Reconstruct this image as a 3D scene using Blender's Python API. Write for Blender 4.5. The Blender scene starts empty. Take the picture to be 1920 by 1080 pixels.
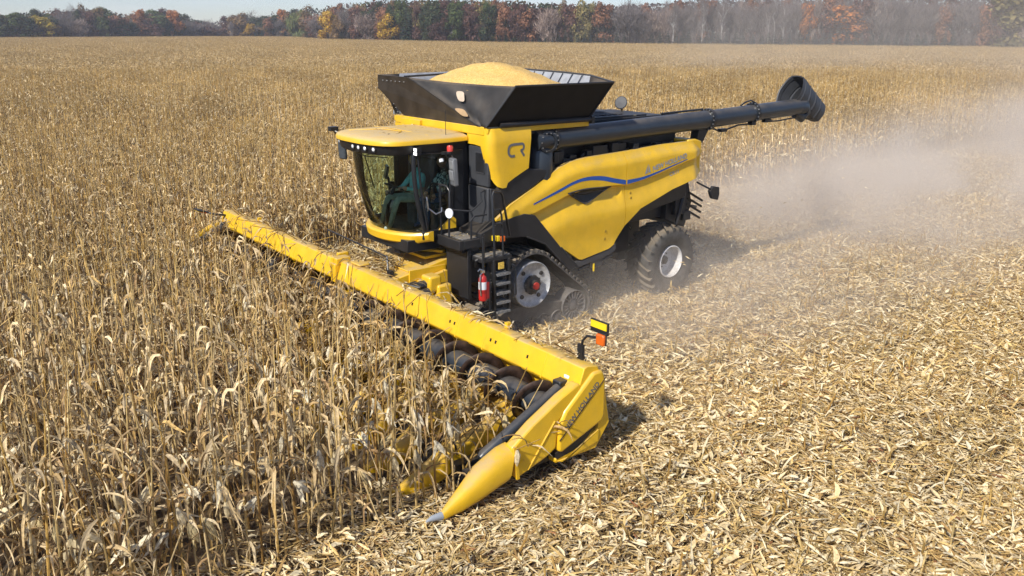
import bpy, bmesh, math, random
from mathutils import Vector, Matrix, Euler
R = math.radians
scene = bpy.context.scene
col = scene.collection
# ------------------------------------------------------------------ camera, world, sun, exposure
CAM_H, CAM_F, CAM_P, CAM_R = 5.6778, 1634.0, 0.2867, -0.0048
_f = Vector((0, math.cos(CAM_P), -math.sin(CAM_P)))
_r0 = Vector((1, 0, 0)); _d0 = _f.cross(_r0)
_r = _r0 * math.cos(CAM_R) + _d0 * math.sin(CAM_R)
_d = -_r0 * math.sin(CAM_R) + _d0 * math.cos(CAM_R)
CAM_O = Vector((0, 0, CAM_H))
camd = bpy.data.cameras.new("camera"); camo = bpy.data.objects.new("camera", camd); col.objects.link(camo)
camd.sensor_width = 36; camd.lens = 36 * CAM_F / 1920; camd.clip_start = .1; camd.clip_end = 5000
camo.matrix_world = Matrix(((_r.x, -_d.x, -_f.x, 0), (_r.y, -_d.y, -_f.y, 0), (_r.z, -_d.z, -_f.z, CAM_H), (0, 0, 0, 1)))
scene.camera = camo
SUN_AZ, SUN_EL = R(214), R(39)          # azimuth clockwise from +Y (view direction)
world = bpy.data.worlds.new("World"); scene.world = world; world.use_nodes = True
wn = world.node_tree.nodes; wl = world.node_tree.links
sky = wn.new("ShaderNodeTexSky"); sky.sky_type = 'NISHITA'; sky.sun_disc = False
sky.sun_elevation = SUN_EL; sky.sun_rotation = SUN_AZ; sky.air_density = 1.0; sky.dust_density = .1; sky.ozone_density = 3.0
bg = wn["Background"]
tint = wn.new("ShaderNodeMix"); tint.data_type = 'RGBA'; tint.blend_type = 'MULTIPLY'; tint.inputs[0].default_value = 1
wl.new(sky.outputs[0], tint.inputs[6]); tint.inputs[7].default_value = (.90, .97, 1.22, 1)
wtc = wn.new("ShaderNodeTexCoord"); wmp = wn.new("ShaderNodeMapping"); wmp.inputs['Scale'].default_value = (3, 3, 22); wl.new(wtc.outputs['Generated'], wmp.inputs[0])
wns = wn.new("ShaderNodeTexNoise"); wns.inputs['Scale'].default_value = 1.6; wns.inputs['Detail'].default_value = 5; wl.new(wmp.outputs[0], wns.inputs[0])
wmr = wn.new("ShaderNodeMapRange"); wl.new(wns.outputs[0], wmr.inputs[0]); wmr.inputs[1].default_value = .45; wmr.inputs[2].default_value = .7; wmr.inputs[4].default_value = .55
cl = wn.new("ShaderNodeMix"); cl.data_type = 'RGBA'; wl.new(wmr.outputs[0], cl.inputs[0]); wl.new(tint.outputs[2], cl.inputs[6]); cl.inputs[7].default_value = (8.4, 8.8, 9.4, 1); wl.new(cl.outputs[2], bg.inputs[0]); bg.inputs[1].default_value = .085
sund = bpy.data.lights.new("sun", 'SUN'); suno = bpy.data.objects.new("sun", sund); col.objects.link(suno)
sund.energy = 4.7; sund.angle = R(2.2); sund.color = (1, .945, .85)
sdir = Vector((math.sin(SUN_AZ) * math.cos(SUN_EL), math.cos(SUN_AZ) * math.cos(SUN_EL), math.sin(SUN_EL)))
suno.rotation_euler = sdir.to_track_quat('Z', 'Y').to_euler(); suno.location = sdir * 50
vs = scene.view_settings; vs.view_transform = 'Standard'; vs.look = 'None'; vs.exposure = .27; vs.gamma = 1
scene.render.engine = 'CYCLES'
scene.cycles.use_denoising = True
scene.cycles.max_bounces = 8; scene.cycles.transparent_max_bounces = 12
scene.cycles.volume_bounces = 3
scene.cycles.use_adaptive_sampling = True; scene.cycles.adaptive_threshold = .01

# ------------------------------------------------------------------ helpers
def cam_ray(px, py):
    return _r * ((px - 960) / CAM_F) + _d * ((py - 540) / CAM_F) + _f
def sight(px, py, Y):
    d = cam_ray(px, py); return CAM_O + d * (Y / d.y)
VO = Vector((-.4924, 17.4566, 0)); VYAW = 3.8119
VM = Matrix.Translation(VO) @ Matrix.Rotation(VYAW, 4, 'Z'); VMI = VM.inverted()
def veh(u, v, w=0): return VM @ Vector((u, v, w))
def in_view(p, m=0.0):
    q = p - CAM_O; z = q.dot(_f)
    if z < .5: return False
    x = q.dot(_r) / z * CAM_F; y = q.dot(_d) / z * CAM_F
    return abs(x) < 960 + m and -700 < y < 540 + m

class MB:
    def __init__(s): s.v = []; s.f = []; s.m = []; s.c = []; s.has_c = False
    def add(s, vs_, fs, mi=0, c=None):
        o = len(s.v); s.v.extend([tuple(p) for p in vs_]); s.f.extend([tuple(i + o for i in f) for f in fs]); s.m.extend([mi] * len(fs))
        if c is not None: s.has_c = True
        s.c.extend([c or (1, 1, 1)] * len(vs_))
    def box(s, c, d, mi=0, rot=None):
        x, y, z = d[0] / 2, d[1] / 2, d[2] / 2
        P = [Vector(p) for p in ((-x, -y, -z), (x, -y, -z), (x, y, -z), (-x, y, -z), (-x, -y, z), (x, -y, z), (x, y, z), (-x, y, z))]
        if rot is not None:
            M = rot if isinstance(rot, Matrix) else Euler(rot).to_matrix()
            P = [M @ p for p in P]
        c = Vector(c); s.hexa([p + c for p in P], mi)
    def hexa(s, P, mi=0):
        s.add(P, [(0, 3, 2, 1), (4, 5, 6, 7), (0, 1, 5, 4), (1, 2, 6, 5), (2, 3, 7, 6), (3, 0, 4, 7)], mi)
    def bb(s, a, b, mi=0):
        s.box([(a[i] + b[i]) / 2 for i in range(3)], [abs(b[i] - a[i]) for i in range(3)], mi)
    def loft(s, rings, mi=0, cap=True, closed=True, c=None):
        n = len(rings[0]); V = [p for r in rings for p in r]; F = []
        for i in range(len(rings) - 1):
            for j in range(n if closed else n - 1):
                k = (j + 1) % n
                F.append((i * n + j, i * n + k, (i + 1) * n + k, (i + 1) * n + j))
        if cap and closed:
            F.append(tuple(range(n - 1, -1, -1))); F.append(tuple((len(rings) - 1) * n + j for j in range(n)))
        s.add(V, F, mi, c)
    def tube(s, pts, r, n=8, mi=0, cap=True, c=None):
        pts = [Vector(p) for p in pts]; rings = []; prev = None
        for i, p in enumerate(pts):
            t = (pts[min(i + 1, len(pts) - 1)] - pts[max(i - 1, 0)]).normalized()
            if prev is None:
                a = Vector((0, 0, 1)) if abs(t.z) < .9 else Vector((1, 0, 0))
                nx = t.cross(a).normalized()
            else: nx = (prev - t * prev.dot(t)).normalized()
            prev = nx; ny = t.cross(nx); rr = r[i] if isinstance(r, (list, tuple)) else r
            rings.append([p + (nx * math.cos(2 * math.pi * k / n) + ny * math.sin(2 * math.pi * k / n)) * rr for k in range(n)])
        s.loft(rings, mi, cap, True, c)
    def lathe(s, prof, o, axis, n=32, mi=0, cap=False):
        o = Vector(o); ax = Vector(axis).normalized()
        a = Vector((0, 0, 1)) if abs(ax.z) < .9 else Vector((1, 0, 0))
        e1 = ax.cross(a).normalized(); e2 = ax.cross(e1)
        s.loft([[o + ax * h + (e1 * math.cos(2 * math.pi * k / n) + e2 * math.sin(2 * math.pi * k / n)) * r for k in range(n)] for r, h in prof], mi, cap)
    def prism(s, poly, f0, f1, mi=0):
        n = len(poly); V = [f0(a, b) for a, b in poly] + [f1(a, b) for a, b in poly]
        s.add(V, [tuple(range(n - 1, -1, -1)), tuple(range(n, 2 * n))] + [(j, (j + 1) % n, n + (j + 1) % n, n + j) for j in range(n)], mi)
    def side(s, poly, v0, v1, mi=0):      # polygon in (u, w) extruded across v
        s.prism(poly, lambda a, b: (a, v0, b), lambda a, b: (a, v1, b), mi)
    def mirror(s):                        # copy with v -> -v appended
        o = MB(); o.v = [(x, -y, z) for x, y, z in s.v]; o.f = [tuple(reversed(f)) for f in s.f]; o.m = list(s.m); o.c = list(s.c); o.has_c = s.has_c
        return o
    def mesh(s, name, mats, smooth=None, fix=True):
        me = bpy.data.meshes.new(name); me.from_pydata(s.v, [], s.f)
        for m in (mats if isinstance(mats, (list, tuple)) else [mats]): me.materials.append(m)
        if any(s.m): me.polygons.foreach_set("material_index", s.m)
        if s.has_c:
            at = me.color_attributes.new("tint", 'FLOAT_COLOR', 'POINT')
            at.data.foreach_set("color", [x for c in s.c for x in (c[0], c[1], c[2], 1.0)])
        if fix:
            bm = bmesh.new(); bm.from_mesh(me); bmesh.ops.recalc_face_normals(bm, faces=bm.faces); bm.to_mesh(me); bm.free()
        if smooth is not None:
            me.polygons.foreach_set("use_smooth", [True] * len(me.polygons)); me.set_sharp_from_angle(angle=R(smooth))
        me.update(); return me
    def build(s, name, mats, parent=None, smooth=35, bevel=0, fix=True):
        return link(name, s.mesh(name, mats, smooth, fix), parent, bevel)
def link(name, me, parent=None, bevel=0):
    o = bpy.data.objects.new(name, me); col.objects.link(o)
    if parent: o.parent = parent
    if bevel:
        b = o.modifiers.new("bevel", 'BEVEL'); b.width = bevel; b.segments = 2; b.limit_method = 'ANGLE'; b.angle_limit = R(40)
    return o
def empty(name, loc=(0, 0, 0), rz=0):
    o = bpy.data.objects.new(name, None); col.objects.link(o); o.location = loc; o.rotation_euler = (0, 0, rz); o.empty_display_size = .2
    return o
def tag(o, label=None, cat=None, group=None, kind=None):
    for k, x in (("label", label), ("category", cat), ("group", group), ("kind", kind)):
        if x: o[k] = x
    return o
def lerp_tab(tab, x):
    if x <= tab[0][0]: return tab[0][1]
    for (a, b), (c, d) in zip(tab, tab[1:]):
        if x <= c: return b + (d - b) * (x - a) / (c - a)
    return tab[-1][1]
def sstep(a, b, x):
    t = max(0, min(1, (x - a) / (b - a))); return t * t * (3 - 2 * t)
def text_mb(txt, size, place, mi=0, mb=None, bold=0.0, shear=0.0):
    cu = bpy.data.curves.new("lettering", 'FONT'); cu.body = txt; cu.size = size; cu.offset = bold; cu.shear = shear; cu.resolution_u = 3
    o = bpy.data.objects.new("lettering", cu); col.objects.link(o)
    bpy.context.view_layer.update()
    me = bpy.data.meshes.new_from_object(o.evaluated_get(bpy.context.evaluated_depsgraph_get()))
    V = [place(p.co.x, p.co.y) for p in me.vertices]; F = [tuple(p.vertices) for p in me.polygons]
    bpy.data.objects.remove(o); bpy.data.curves.remove(cu); bpy.data.meshes.remove(me)
    mb = mb or MB(); mb.add(V, F, mi); return mb

# ------------------------------------------------------------------ materials
def newmat(name):
    m = bpy.data.materials.new(name); m.use_nodes = True; nt = m.node_tree
    return m, nt, nt.nodes["Principled BSDF"], nt.nodes["Material Output"]
def mixrgb(nt, a, b, f, mode='MIX'):
    n = nt.nodes.new("ShaderNodeMix"); n.data_type = 'RGBA'; n.blend_type = mode
    for sock, x in ((n.inputs[0], f), (n.inputs[6], a), (n.inputs[7], b)):
        if hasattr(x, "links"): nt.links.new(x, sock)
        elif isinstance(x, (int, float)): sock.default_value = x
        else: sock.default_value = (*x, 1)
    return n.outputs[2]
def math_n(nt, op, a, b=None, clamp=False):
    n = nt.nodes.new("ShaderNodeMath"); n.operation = op; n.use_clamp = clamp
    for sock, x in zip(n.inputs, (a, b)):
        if x is None: continue
        if hasattr(x, "links"): nt.links.new(x, sock)
        else: sock.default_value = x
    return n.outputs[0]
def maprange(nt, x, a, b, c=0, d=1, smooth=True):
    n = nt.nodes.new("ShaderNodeMapRange"); n.interpolation_type = 'SMOOTHSTEP' if smooth else 'LINEAR'
    nt.links.new(x, n.inputs[0])
    for i, val in enumerate((a, b, c, d)): n.inputs[i + 1].default_value = val
    return n.outputs[0]
def noise(nt, scale, detail=3, rough=.55, vec=None):
    n = nt.nodes.new("ShaderNodeTexNoise"); n.inputs['Scale'].default_value = scale; n.inputs['Detail'].default_value = detail; n.inputs['Roughness'].default_value = rough
    if vec is None:
        t = nt.nodes.new("ShaderNodeTexCoord"); vec = t.outputs['Object']
    nt.links.new(vec, n.inputs['Vector']); return n.outputs[0]
def pmat(name, base, rough=.5, metal=0, var=.12, scale=6, dust=0.0, bump=0, bscale=60, coat=0, spec=.5, dustcol=(.40, .31, .20), patchy=.35, vert=.05):
    m, nt, p, out = newmat(name)
    nz = noise(nt, scale, 4)
    c = mixrgb(nt, [x * (1 - var) for x in base], [min(1, x * (1 + var)) for x in base], maprange(nt, nz, .3, .7))
    if dust:
        g = nt.nodes.new("ShaderNodeNewGeometry"); sx = nt.nodes.new("ShaderNodeSeparateXYZ"); nt.links.new(g.outputs['Normal'], sx.inputs[0])
        up = maprange(nt, sx.outputs[2], .3, .95, vert, 1)
        pt = maprange(nt, noise(nt, 2.5, 8, .72), .36, .64, patchy, 1)
        k = math_n(nt, 'MULTIPLY', math_n(nt, 'MULTIPLY', up, pt), dust, True)
        c = mixrgb(nt, c, dustcol, k)
        nt.links.new(maprange(nt, k, 0, 1, rough, .95), p.inputs['Roughness'])
    else: p.inputs['Roughness'].default_value = rough
    nt.links.new(c, p.inputs['Base Color']); p.inputs['Metallic'].default_value = metal
    p.inputs['Coat Weight'].default_value = coat; p.inputs['Coat Roughness'].default_value = .15; p.inputs['Specular IOR Level'].default_value = spec
    if bump:
        b = nt.nodes.new("ShaderNodeBump"); b.inputs['Strength'].default_value = bump; b.inputs['Distance'].default_value = .01
        nt.links.new(noise(nt, bscale, 3), b.inputs['Height']); nt.links.new(b.outputs[0], p.inputs['Normal'])
    return m
def plantmat(name, rough=.75, trans=.3, var=.25, spec=.25, nscale=30):
    m, nt, p, out = newmat(name)
    a = nt.nodes.new("ShaderNodeAttribute"); a.attribute_name = "tint"
    oi = nt.nodes.new("ShaderNodeObjectInfo")
    k = math_n(nt, 'ADD', math_n(nt, 'MULTIPLY', oi.outputs['Random'], var), 1 - var / 2)
    k = math_n(nt, 'MULTIPLY', k, maprange(nt, noise(nt, nscale, 2), .3, .7, .8, 1.2))
    cm = nt.nodes.new("ShaderNodeVectorMath"); cm.operation = 'SCALE'; nt.links.new(a.outputs['Color'], cm.inputs[0]); nt.links.new(k, cm.inputs['Scale'])
    nt.links.new(cm.outputs[0], p.inputs['Base Color']); p.inputs['Roughness'].default_value = rough; p.inputs['Specular IOR Level'].default_value = spec
    if trans:
        t = nt.nodes.new("ShaderNodeBsdfTranslucent"); nt.links.new(cm.outputs[0], t.inputs[0])
        mx = nt.nodes.new("ShaderNodeMixShader"); mx.inputs[0].default_value = trans
        nt.links.new(p.outputs[0], mx.inputs[1]); nt.links.new(t.outputs[0], mx.inputs[2]); nt.links.new(mx.outputs[0], out.inputs[0])
    return m
def emat(name, c, strength):
    m, nt, p, out = newmat(name); p.inputs['Base Color'].default_value = (*c, 1); p.inputs['Emission Color'].default_value = (*c, 1); p.inputs['Emission Strength'].default_value = strength
    return m
YEL = pmat("yellow paint", (.77, .462, .010), .40, 0, .07, 3, dust=.72, coat=.2, patchy=.2, vert=.10)
YEL2 = pmat("dusty yellow paint", (.77, .462, .010), .42, 0, .06, 4, dust=.8, coat=.15)
BLK = pmat("black plastic", (.012, .013, .016), .5, 0, .2, 5, dust=.12, bump=.05)
BLK2 = pmat("black painted steel", (.012, .014, .018), .38, 0, .2, 5, dust=.12)
DGR = pmat("dark grey panel", (.040, .043, .050), .55, 0, .12, 4, dust=.15)
AUG = pmat("dark blue grey paint", (.022, .030, .042), .33, 0, .12, 3, dust=.22)
RUB = pmat("rubber", (.046, .045, .044), .8, 0, .4, 9, dust=.5, bump=.25, bscale=30, patchy=.6)
TRK = pmat("dusty track rubber", (.075, .070, .066), .85, 0, .35, 7, dust=.6, bump=.25, bscale=30, patchy=.5)
STEEL = pmat("worn galvanised steel", (.42, .43, .44), .5, .3, .2, 14, dust=.35, bump=.1)
WHITE = pmat("white rim paint", (.60, .60, .60), .5, 0, .14, 9, dust=.4)
GRIM = pmat("dusty grey wheel", (.11, .105, .105), .75, .1, .25, 12, dust=.25)
FAB = pmat("black tarpaulin fabric", (.020, .019, .018), .6, 0, .25, 7, dust=.55, bump=.7, bscale=7, dustcol=(.22, .17, .12), patchy=.55)
TANK = pmat("tank cover sheet", (.008, .008, .009), .6, 0, .2, 4, dust=.06, spec=.2)
LINER = pmat("pale tank liner", (.36, .38, .41), .45, .2, .15, 6, dust=.25)
SILV = pmat("silver lettering", (.34, .37, .42), .45, .2, .05)
GLET = pmat("grey lettering", (.13, .13, .14), .5, 0, .05)
DLET = pmat("bronze grey lettering", (.26, .21, .13), .5, 0, .05)
BLUE = pmat("blue stripe", (.012, .085, .36), .4, 0, .05, dust=.1)
RED = pmat("red paint", (.46, .018, .016), .4, 0, .1, dust=.2)
CREAM = pmat("cream patch", (.50, .40, .30), .6, 0, .1, dust=.2)
LABEL = pmat("white label", (.72, .74, .76), .5, 0, .1)
RUSTB = pmat("worn brown steel", (.045, .026, .018), .45, .4, .5, 9, dust=.1)
CHROME = pmat("bare steel", (.55, .56, .58), .3, .9, .15, 20)
ORG = pmat("orange lens", (.70, .13, .012), .25, 0, .08, coat=.5)
YREF = pmat("yellow reflector", (.85, .60, .02), .35, 0, .03)
LEDW = pmat("clear lamp lens", (.80, .82, .82), .12, 0, .02, coat=.6)
SEATM = pmat("grey seat fabric", (.06, .065, .07), .9, 0, .2)
GRATE = pmat("step tread plate", (.20, .205, .21), .55, .3, .45, 26, dust=.4, bump=.5, bscale=45)
def glassmat(name, tint, gl=.13):
    m, nt, p, out = newmat(name)
    t = nt.nodes.new("ShaderNodeBsdfTransparent"); t.inputs[0].default_value = (*tint, 1)
    g = nt.nodes.new("ShaderNodeBsdfGlossy"); g.inputs['Roughness'].default_value = .03; g.inputs[0].default_value = (.9, .95, .95, 1)
    fr = nt.nodes.new("ShaderNodeFresnel"); fr.inputs[0].default_value = 1.45
    mx = nt.nodes.new("ShaderNodeMixShader"); nt.links.new(math_n(nt, 'ADD', fr.outputs[0], gl * .2, True), mx.inputs[0])
    nt.links.new(t.outputs[0], mx.inputs[1]); nt.links.new(g.outputs[0], mx.inputs[2]); nt.links.new(mx.outputs[0], out.inputs[0])
    return m
GLASS = glassmat("green tinted glass", (.74, .90, .78), .05)
GLASS2 = glassmat("door glass", (.72, .84, .77), .05)
# corn kernels
GRAIN, nt, p, _o = newmat("corn kernels")
vo = nt.nodes.new("ShaderNodeTexVoronoi"); vo.inputs['Scale'].default_value = 52
tc = nt.nodes.new("ShaderNodeTexCoord"); nt.links.new(tc.outputs['Object'], vo.inputs['Vector'])
sx = nt.nodes.new("ShaderNodeSeparateColor"); nt.links.new(vo.outputs['Color'], sx.inputs[0])
c = mixrgb(nt, (.66, .38, .085), (.88, .61, .21), sx.outputs[0]); nt.links.new(c, p.inputs['Base Color']); p.inputs['Roughness'].default_value = .55
b = nt.nodes.new("ShaderNodeBump"); b.inputs['Strength'].default_value = .8; b.inputs['Distance'].default_value = .012; b.invert = True
nt.links.new(vo.outputs['Distance'], b.inputs['Height']); nt.links.new(b.outputs[0], p.inputs['Normal'])
# soil
SOIL, nt, p, _o = newmat("soil and chaff")
c1 = mixrgb(nt, (.06, .042, .028), (.20, .145, .085), maprange(nt, noise(nt, 5, 8, .7), .35, .65))
c1 = mixrgb(nt, c1, (.36, .27, .15), maprange(nt, noise(nt, 26, 4, .7), .58, .75))
nt.links.new(c1, p.inputs['Base Color']); p.inputs['Roughness'].default_value = .95; p.inputs['Specular IOR Level'].default_value = .1
b = nt.nodes.new("ShaderNodeBump"); b.inputs['Strength'].default_value = .6; b.inputs['Distance'].default_value = .05
nt.links.new(noise(nt, 14, 6, .7), b.inputs['Height']); nt.links.new(b.outputs[0], p.inputs['Normal'])
LEAFM = plantmat("dry corn leaf", .7, .16, .3)
STALKM = plantmat("dry corn stalk", .55, 0, .25, .35)
HUSKM = plantmat("dry corn husk", .65, .15, .2)
STRAWM = plantmat("chopped corn residue", .75, .18, .25)
CROWNM = plantmat("tree foliage", .8, .25, .2, .2, 1.5)
BARKM = plantmat("tree bark", .9, 0, .2, .1, 3)

# ================================================================== COMBINE HARVESTER (local frame: u forward, v to its left, w up)
combine = empty("combine_harvester", VO, VYAW)
tag(combine, "yellow combine harvester with heaped grain tank and wide corn header", "combine harvester")
def P(name, mb, mats, parent=combine, smooth=35, bevel=0, label=None):
    o = mb.build(name, mats, parent, smooth, bevel)
    if label: o["label"] = label
    return o
# ---- chassis: dark core
m = MB()
m.bb((-4.25, -1.15, 1.75), (1.12, 1.15, 3.84)); m.bb((-3.3, -.8, 1.0), (1.2, .8, 1.78)); m.bb((-4.1, -.35, .65), (-3.45, .35, 1.8))
m.box((-3.79, 0, .82), (.28, 2.0, .34)); m.box((.2, 0, .98), (.5, 1.9, .5))
m.side([(1.12, 2.2), (1.12, 3.1), (-4.2, 3.05), (-4.3, 2.2), (-2.3, 1.9), (-.6, 1.9)], -1.5, 1.5)
for i in range(26):
    rr = random.Random(i); u = rr.uniform(-4.1, -.2)
    m.box((u, 1.2 + rr.uniform(0, .22), rr.uniform(3.08, 3.42)), (rr.uniform(.08, .4), rr.uniform(.1, .3), rr.uniform(.08, .35)))
for k in range(5): m.tube([(-1.1 - k * .6, 1.38, 3.1), (-1.25 - k * .6, 1.42, 3.36), (-1.6 - k * .6, 1.3, 3.42)], .025, 6)
P("chassis", m, BLK2, bevel=.015)
m = MB(); m.lathe([(0, -.01), (.2, 0), (.3, -.05), (.33, -.16), (.33, -.5)], (-1.75, 1.42, 3.2), (0, 1, .35), 20)
P("filter_cover", m, GRIM)

# ---- side panels
BOT = [(-4.66, 2.74), (-4.5, 2.66), (-3.61, 2.47), (-2.65, 2.17), (-2.22, 1.86), (-1.94, 1.50), (-1.80, 1.44), (-1.06, 1.325), (-.98, 1.34), (-.46, 1.68), (.20, 2.385), (.25, 2.405), (1.08, 2.375)]
TOP = [(-4.66, 3.43), (-3.36, 3.42), (-2.22, 3.36), (-1.24, 3.325), (-.80, 3.28), (-.50, 3.19), (-.2, 3.06), (.1, 2.91), (.73, 2.63), (1.0, 2.45), (1.08, 2.40)]
CRE = [(-4.66, 3.14), (-4.04, 3.03), (-3.06, 2.82), (-2.6, 2.745), (-2.22, 2.715), (-1.85, 2.735), (-1.2, 2.74), (-.6, 2.66), (.2, 2.42), (1.1, 2.3)]
def sideV(u, w):
    c = lerp_tab(CRE, u); dep = .115 if u > -2.1 else .05
    v = 1.70 - dep * sstep(0, .05, c - w) + (dep + .02) * sstep(.12, .55, c - w) - .06 * sstep(.55, 1.3, c - w)
    t = lerp_tab(TOP, u)
    v -= .12 * sstep(.22, 0, t - w) * (t - 2.3)
    v -= .14 * sstep(-4.3, -4.66, u)
    low = .03 - .34 * (-u - .5)      # lower facet
    if u > -2.1: v += .035 * sstep(.0, .25, (1.62 + .12 * u) - w + .25)
    return v
def panel_mb(ua, ub, sg=1):
    us = sorted(set([round(ua + (ub - ua) * i / 44, 4) for i in range(45)] + [u for u, _ in BOT + TOP if min(ua, ub) < u < max(ua, ub)]))
    n = 22; m = MB(); V = []; F = []
    for u in us:
        b, t = lerp_tab(BOT, u), lerp_tab(TOP, u); cw = lerp_tab(CRE, u)
        hi = max(b + .004, min(t - .004, cw)); lo = max(b + .002, min(hi - .001, cw - .05)) if hi - b > .01 else b + (hi - b) * .5
        ws = [b + (lo - b) * j / 10 for j in range(11)] + [hi + (t - hi) * j / 10 for j in range(11)]
        for w in ws: V.append((u, sg * sideV(u, w), w))
    k = len(us)
    for i in range(k - 1):
        for j in range(n - 1): F.append((i * n + j, (i + 1) * n + j, (i + 1) * n + j + 1, i * n + j + 1))
    loop = [i * n for i in range(k)] + [(k - 1) * n + j for j in range(1, n)] + [i * n + n - 1 for i in range(k - 2, -1, -1)] + [j for j in range(n - 2, 0, -1)]
    o = len(V); V += [(V[i][0], V[i][1] - sg * .09, V[i][2]) for i in loop]
    for a in range(len(loop)):
        b2 = (a + 1) % len(loop); F.append((loop[a], loop[b2], o + b2, o + a))
    m.add(V, F); return m
def strip_mb(pts, off=.004, sg=1, n=40):
    """pts: (u, w_low, w_high)"""
    m = MB(); V = []; F = []
    lo = [(a, b) for a, b, c in pts]; hi = [(a, c) for a, b, c in pts]
    lo.sort(); hi.sort(); u0, u1 = lo[0][0], lo[-1][0]
    for i in range(n + 1):
        u = u0 + (u1 - u0) * i / n; a, b = lerp_tab(lo, u), lerp_tab(hi, u)
        for j in range(3):
            w = a + (b - a) * j / 2; V.append((u, sg * (sideV(u, w) + off), w))
    for i in range(n):
        for j in range(2): F.append((i * 3 + j, i * 3 + 3 + j, i * 3 + 4 + j, i * 3 + 1 + j))
    m.add(V, F); return m
def smooth_curve(pts, n=6):
    out = []
    for i in range(len(pts) - 1):
        p0, p1, p2, p3 = pts[max(0, i - 1)], pts[i], pts[i + 1], pts[min(len(pts) - 1, i + 2)]
        for k in range(n):
            t = k / n
            out.append(tuple(.5 * (2 * b + (c - a) * t + (2 * a - 5 * b + 4 * c - d) * t * t + (3 * b - a - 3 * c + d) * t ** 3) for a, b, c, d in zip(p0, p1, p2, p3)))
    out.append(pts[-1]); return out
STR1 = smooth_curve([(.22, 2.572, 2.60), (-.41, 2.745, 2.80), (-.8, 2.865, 2.922), (-1.15, 2.90, 2.97), (-1.53, 2.862, 2.948), (-1.9, 2.776, 2.866), (-2.2, 2.715, 2.803)])
STR2 = smooth_curve([(-2.24, 2.716, 2.802), (-2.65, 2.760, 2.820), (-3.06, 2.838, 2.882), (-3.55, 2.950, 2.980), (-4.04, 3.06, 3.080)])
for sg in (1, -1):
    fp = P("side_panel", panel_mb(1.08, -2.212, sg), YEL, smooth=30)
    P("stripe", strip_mb(STR1, .004, sg), BLUE, fp, smooth=60)
    vent = smooth_curve([(-.62, 2.705), (-1.0, 2.745), (-1.4, 2.738), (-1.84, 2.70)], 4) + smooth_curve([(-1.84, 2.70), (-1.6, 2.60), (-1.22, 2.455), (-1.1, 2.455), (-.88, 2.58), (-.62, 2.70)], 3)[1:]
    vo_ = P("air_vent", strip_mb([(-.63, 2.695, 2.70), (-.88, 2.575, 2.73), (-1.10, 2.46, 2.745), (-1.24, 2.46, 2.745), (-1.6, 2.60, 2.73), (-1.84, 2.69, 2.70)], .03, sg), BLK, fp, smooth=None)
    m = MB(); m.tube([(u, sg * (sideV(u, w) + .03), w) for u, w in vent + vent[:1]], .012, 6)
    m.tube([(-.9, sg * 1.70, 2.665), (-1.66, sg * 1.70, 2.665)], .008, 5)
    P("vent_trim", m, DGR, fp)
    rp = P("side_panel", panel_mb(-2.224, -4.66, sg), YEL, smooth=30)
    P("stripe", strip_mb(STR2, .004, sg), BLUE, rp, smooth=60)
    for lu, lw, pp in ((-1.68, 1.66, fp), (-1.68, 1.82, fp), (-2.38, 2.42, rp), (-2.38, 2.52, rp)):
        m = MB(); m.box((lu, sg * (sideV(lu, lw) + .004), lw), (.04, .02, .05)); P("panel_latch", m, pmat("latch", (.35, .22, .02), .5), pp, bevel=.006)
    if sg > 0:
        ang = math.atan2(.19, 1.13); ca, sa = math.cos(ang), math.sin(ang)
        def plc(x, y, o=(-2.97, 2.90)):
            u = o[0] - x * ca; w = o[1] + .012 + x * sa * 1.12 + y; return (u, sideV(u, w) + .006, w)
        P("lettering", text_mb("NEW HOLLAND", .145, plc, bold=.004), SILV, rp, smooth=None)
        P("model_lettering", text_mb("CR11", .11, lambda x, y: plc(x * 1.2, y, (-3.55, 2.73)), bold=.002), SILV, rp, smooth=None)
        m = MB()
        for poly in ([(0, 0), (.10, .19), (.07, .02)], [(.11, .20), (.20, 0), (.13, .02)], [(.085, 0), (.10, .13), (.115, 0)]):
            V = [plc(x * .9, y, (-2.74, 2.85)) for x, y in poly]; m.add(V, [tuple(range(len(V)))])
        P("leaf_emblem", m, SILV, rp, smooth=None)
# rear hood
m = MB(); m.side([(-4.30, 2.72), (-4.64, 2.80), (-4.66, 3.40), (-4.45, 3.46), (-4.2, 3.46)], -1.56, 1.56); P("rear_hood", m, YEL, bevel=.03)
# ledge under panel, fender
m = MB(); m.side([(-.9, 1.30), (-1.06, 1.30), (-1.80, 1.42), (-2.0, 1.52), (-2.02, 1.40), (-1.85, 1.30), (-1.0, 1.17), (-.86, 1.2)], 1.35, 1.68)
m.box((-1.5, 1.5, 1.2), (.35, .3, .22)); m.tube([(-1.05, 1.6, 1.1), (-2.0, 1.6, 1.25)], .03)
P("side_skirt", m, DGR, bevel=.012)
m = MB(); m.box((-1.42, 1.66, 1.10), (.03, .02, .16)); P("side_reflector", m, YREF)
FEN = [(1.46, 2.20), (1.0, 2.36), (.45, 2.44), (.20, 2.385), (-.46, 1.67), (-.93, 1.20), (-.66, 1.20), (-.05, 1.80), (.40, 2.0), (1.07, 2.06), (1.46, 2.02)]
for sg in (1, -1):
    m = MB(); m.side(FEN, sg * 1.05, sg * 1.735); m.tube([(a, sg * 1.735, b) for a, b in FEN[4:9]], .02, 6)
    P("fender", m, BLK, bevel=.02)
for nm, u, mt in (("clearance_lamp", 1.19, YREF), ("clearance_lamp", 1.10, YREF), ("turn_lamp", 1.0, ORG)):
    m = MB(); m.box((u, 1.76, 2.09 - (1.19 - u) * .2), (.07 if u > 1.05 else .11, .05, .10)); P(nm, m, mt, bevel=.01, label="orange front turn lamp" if u < 1.05 else None)

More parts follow.
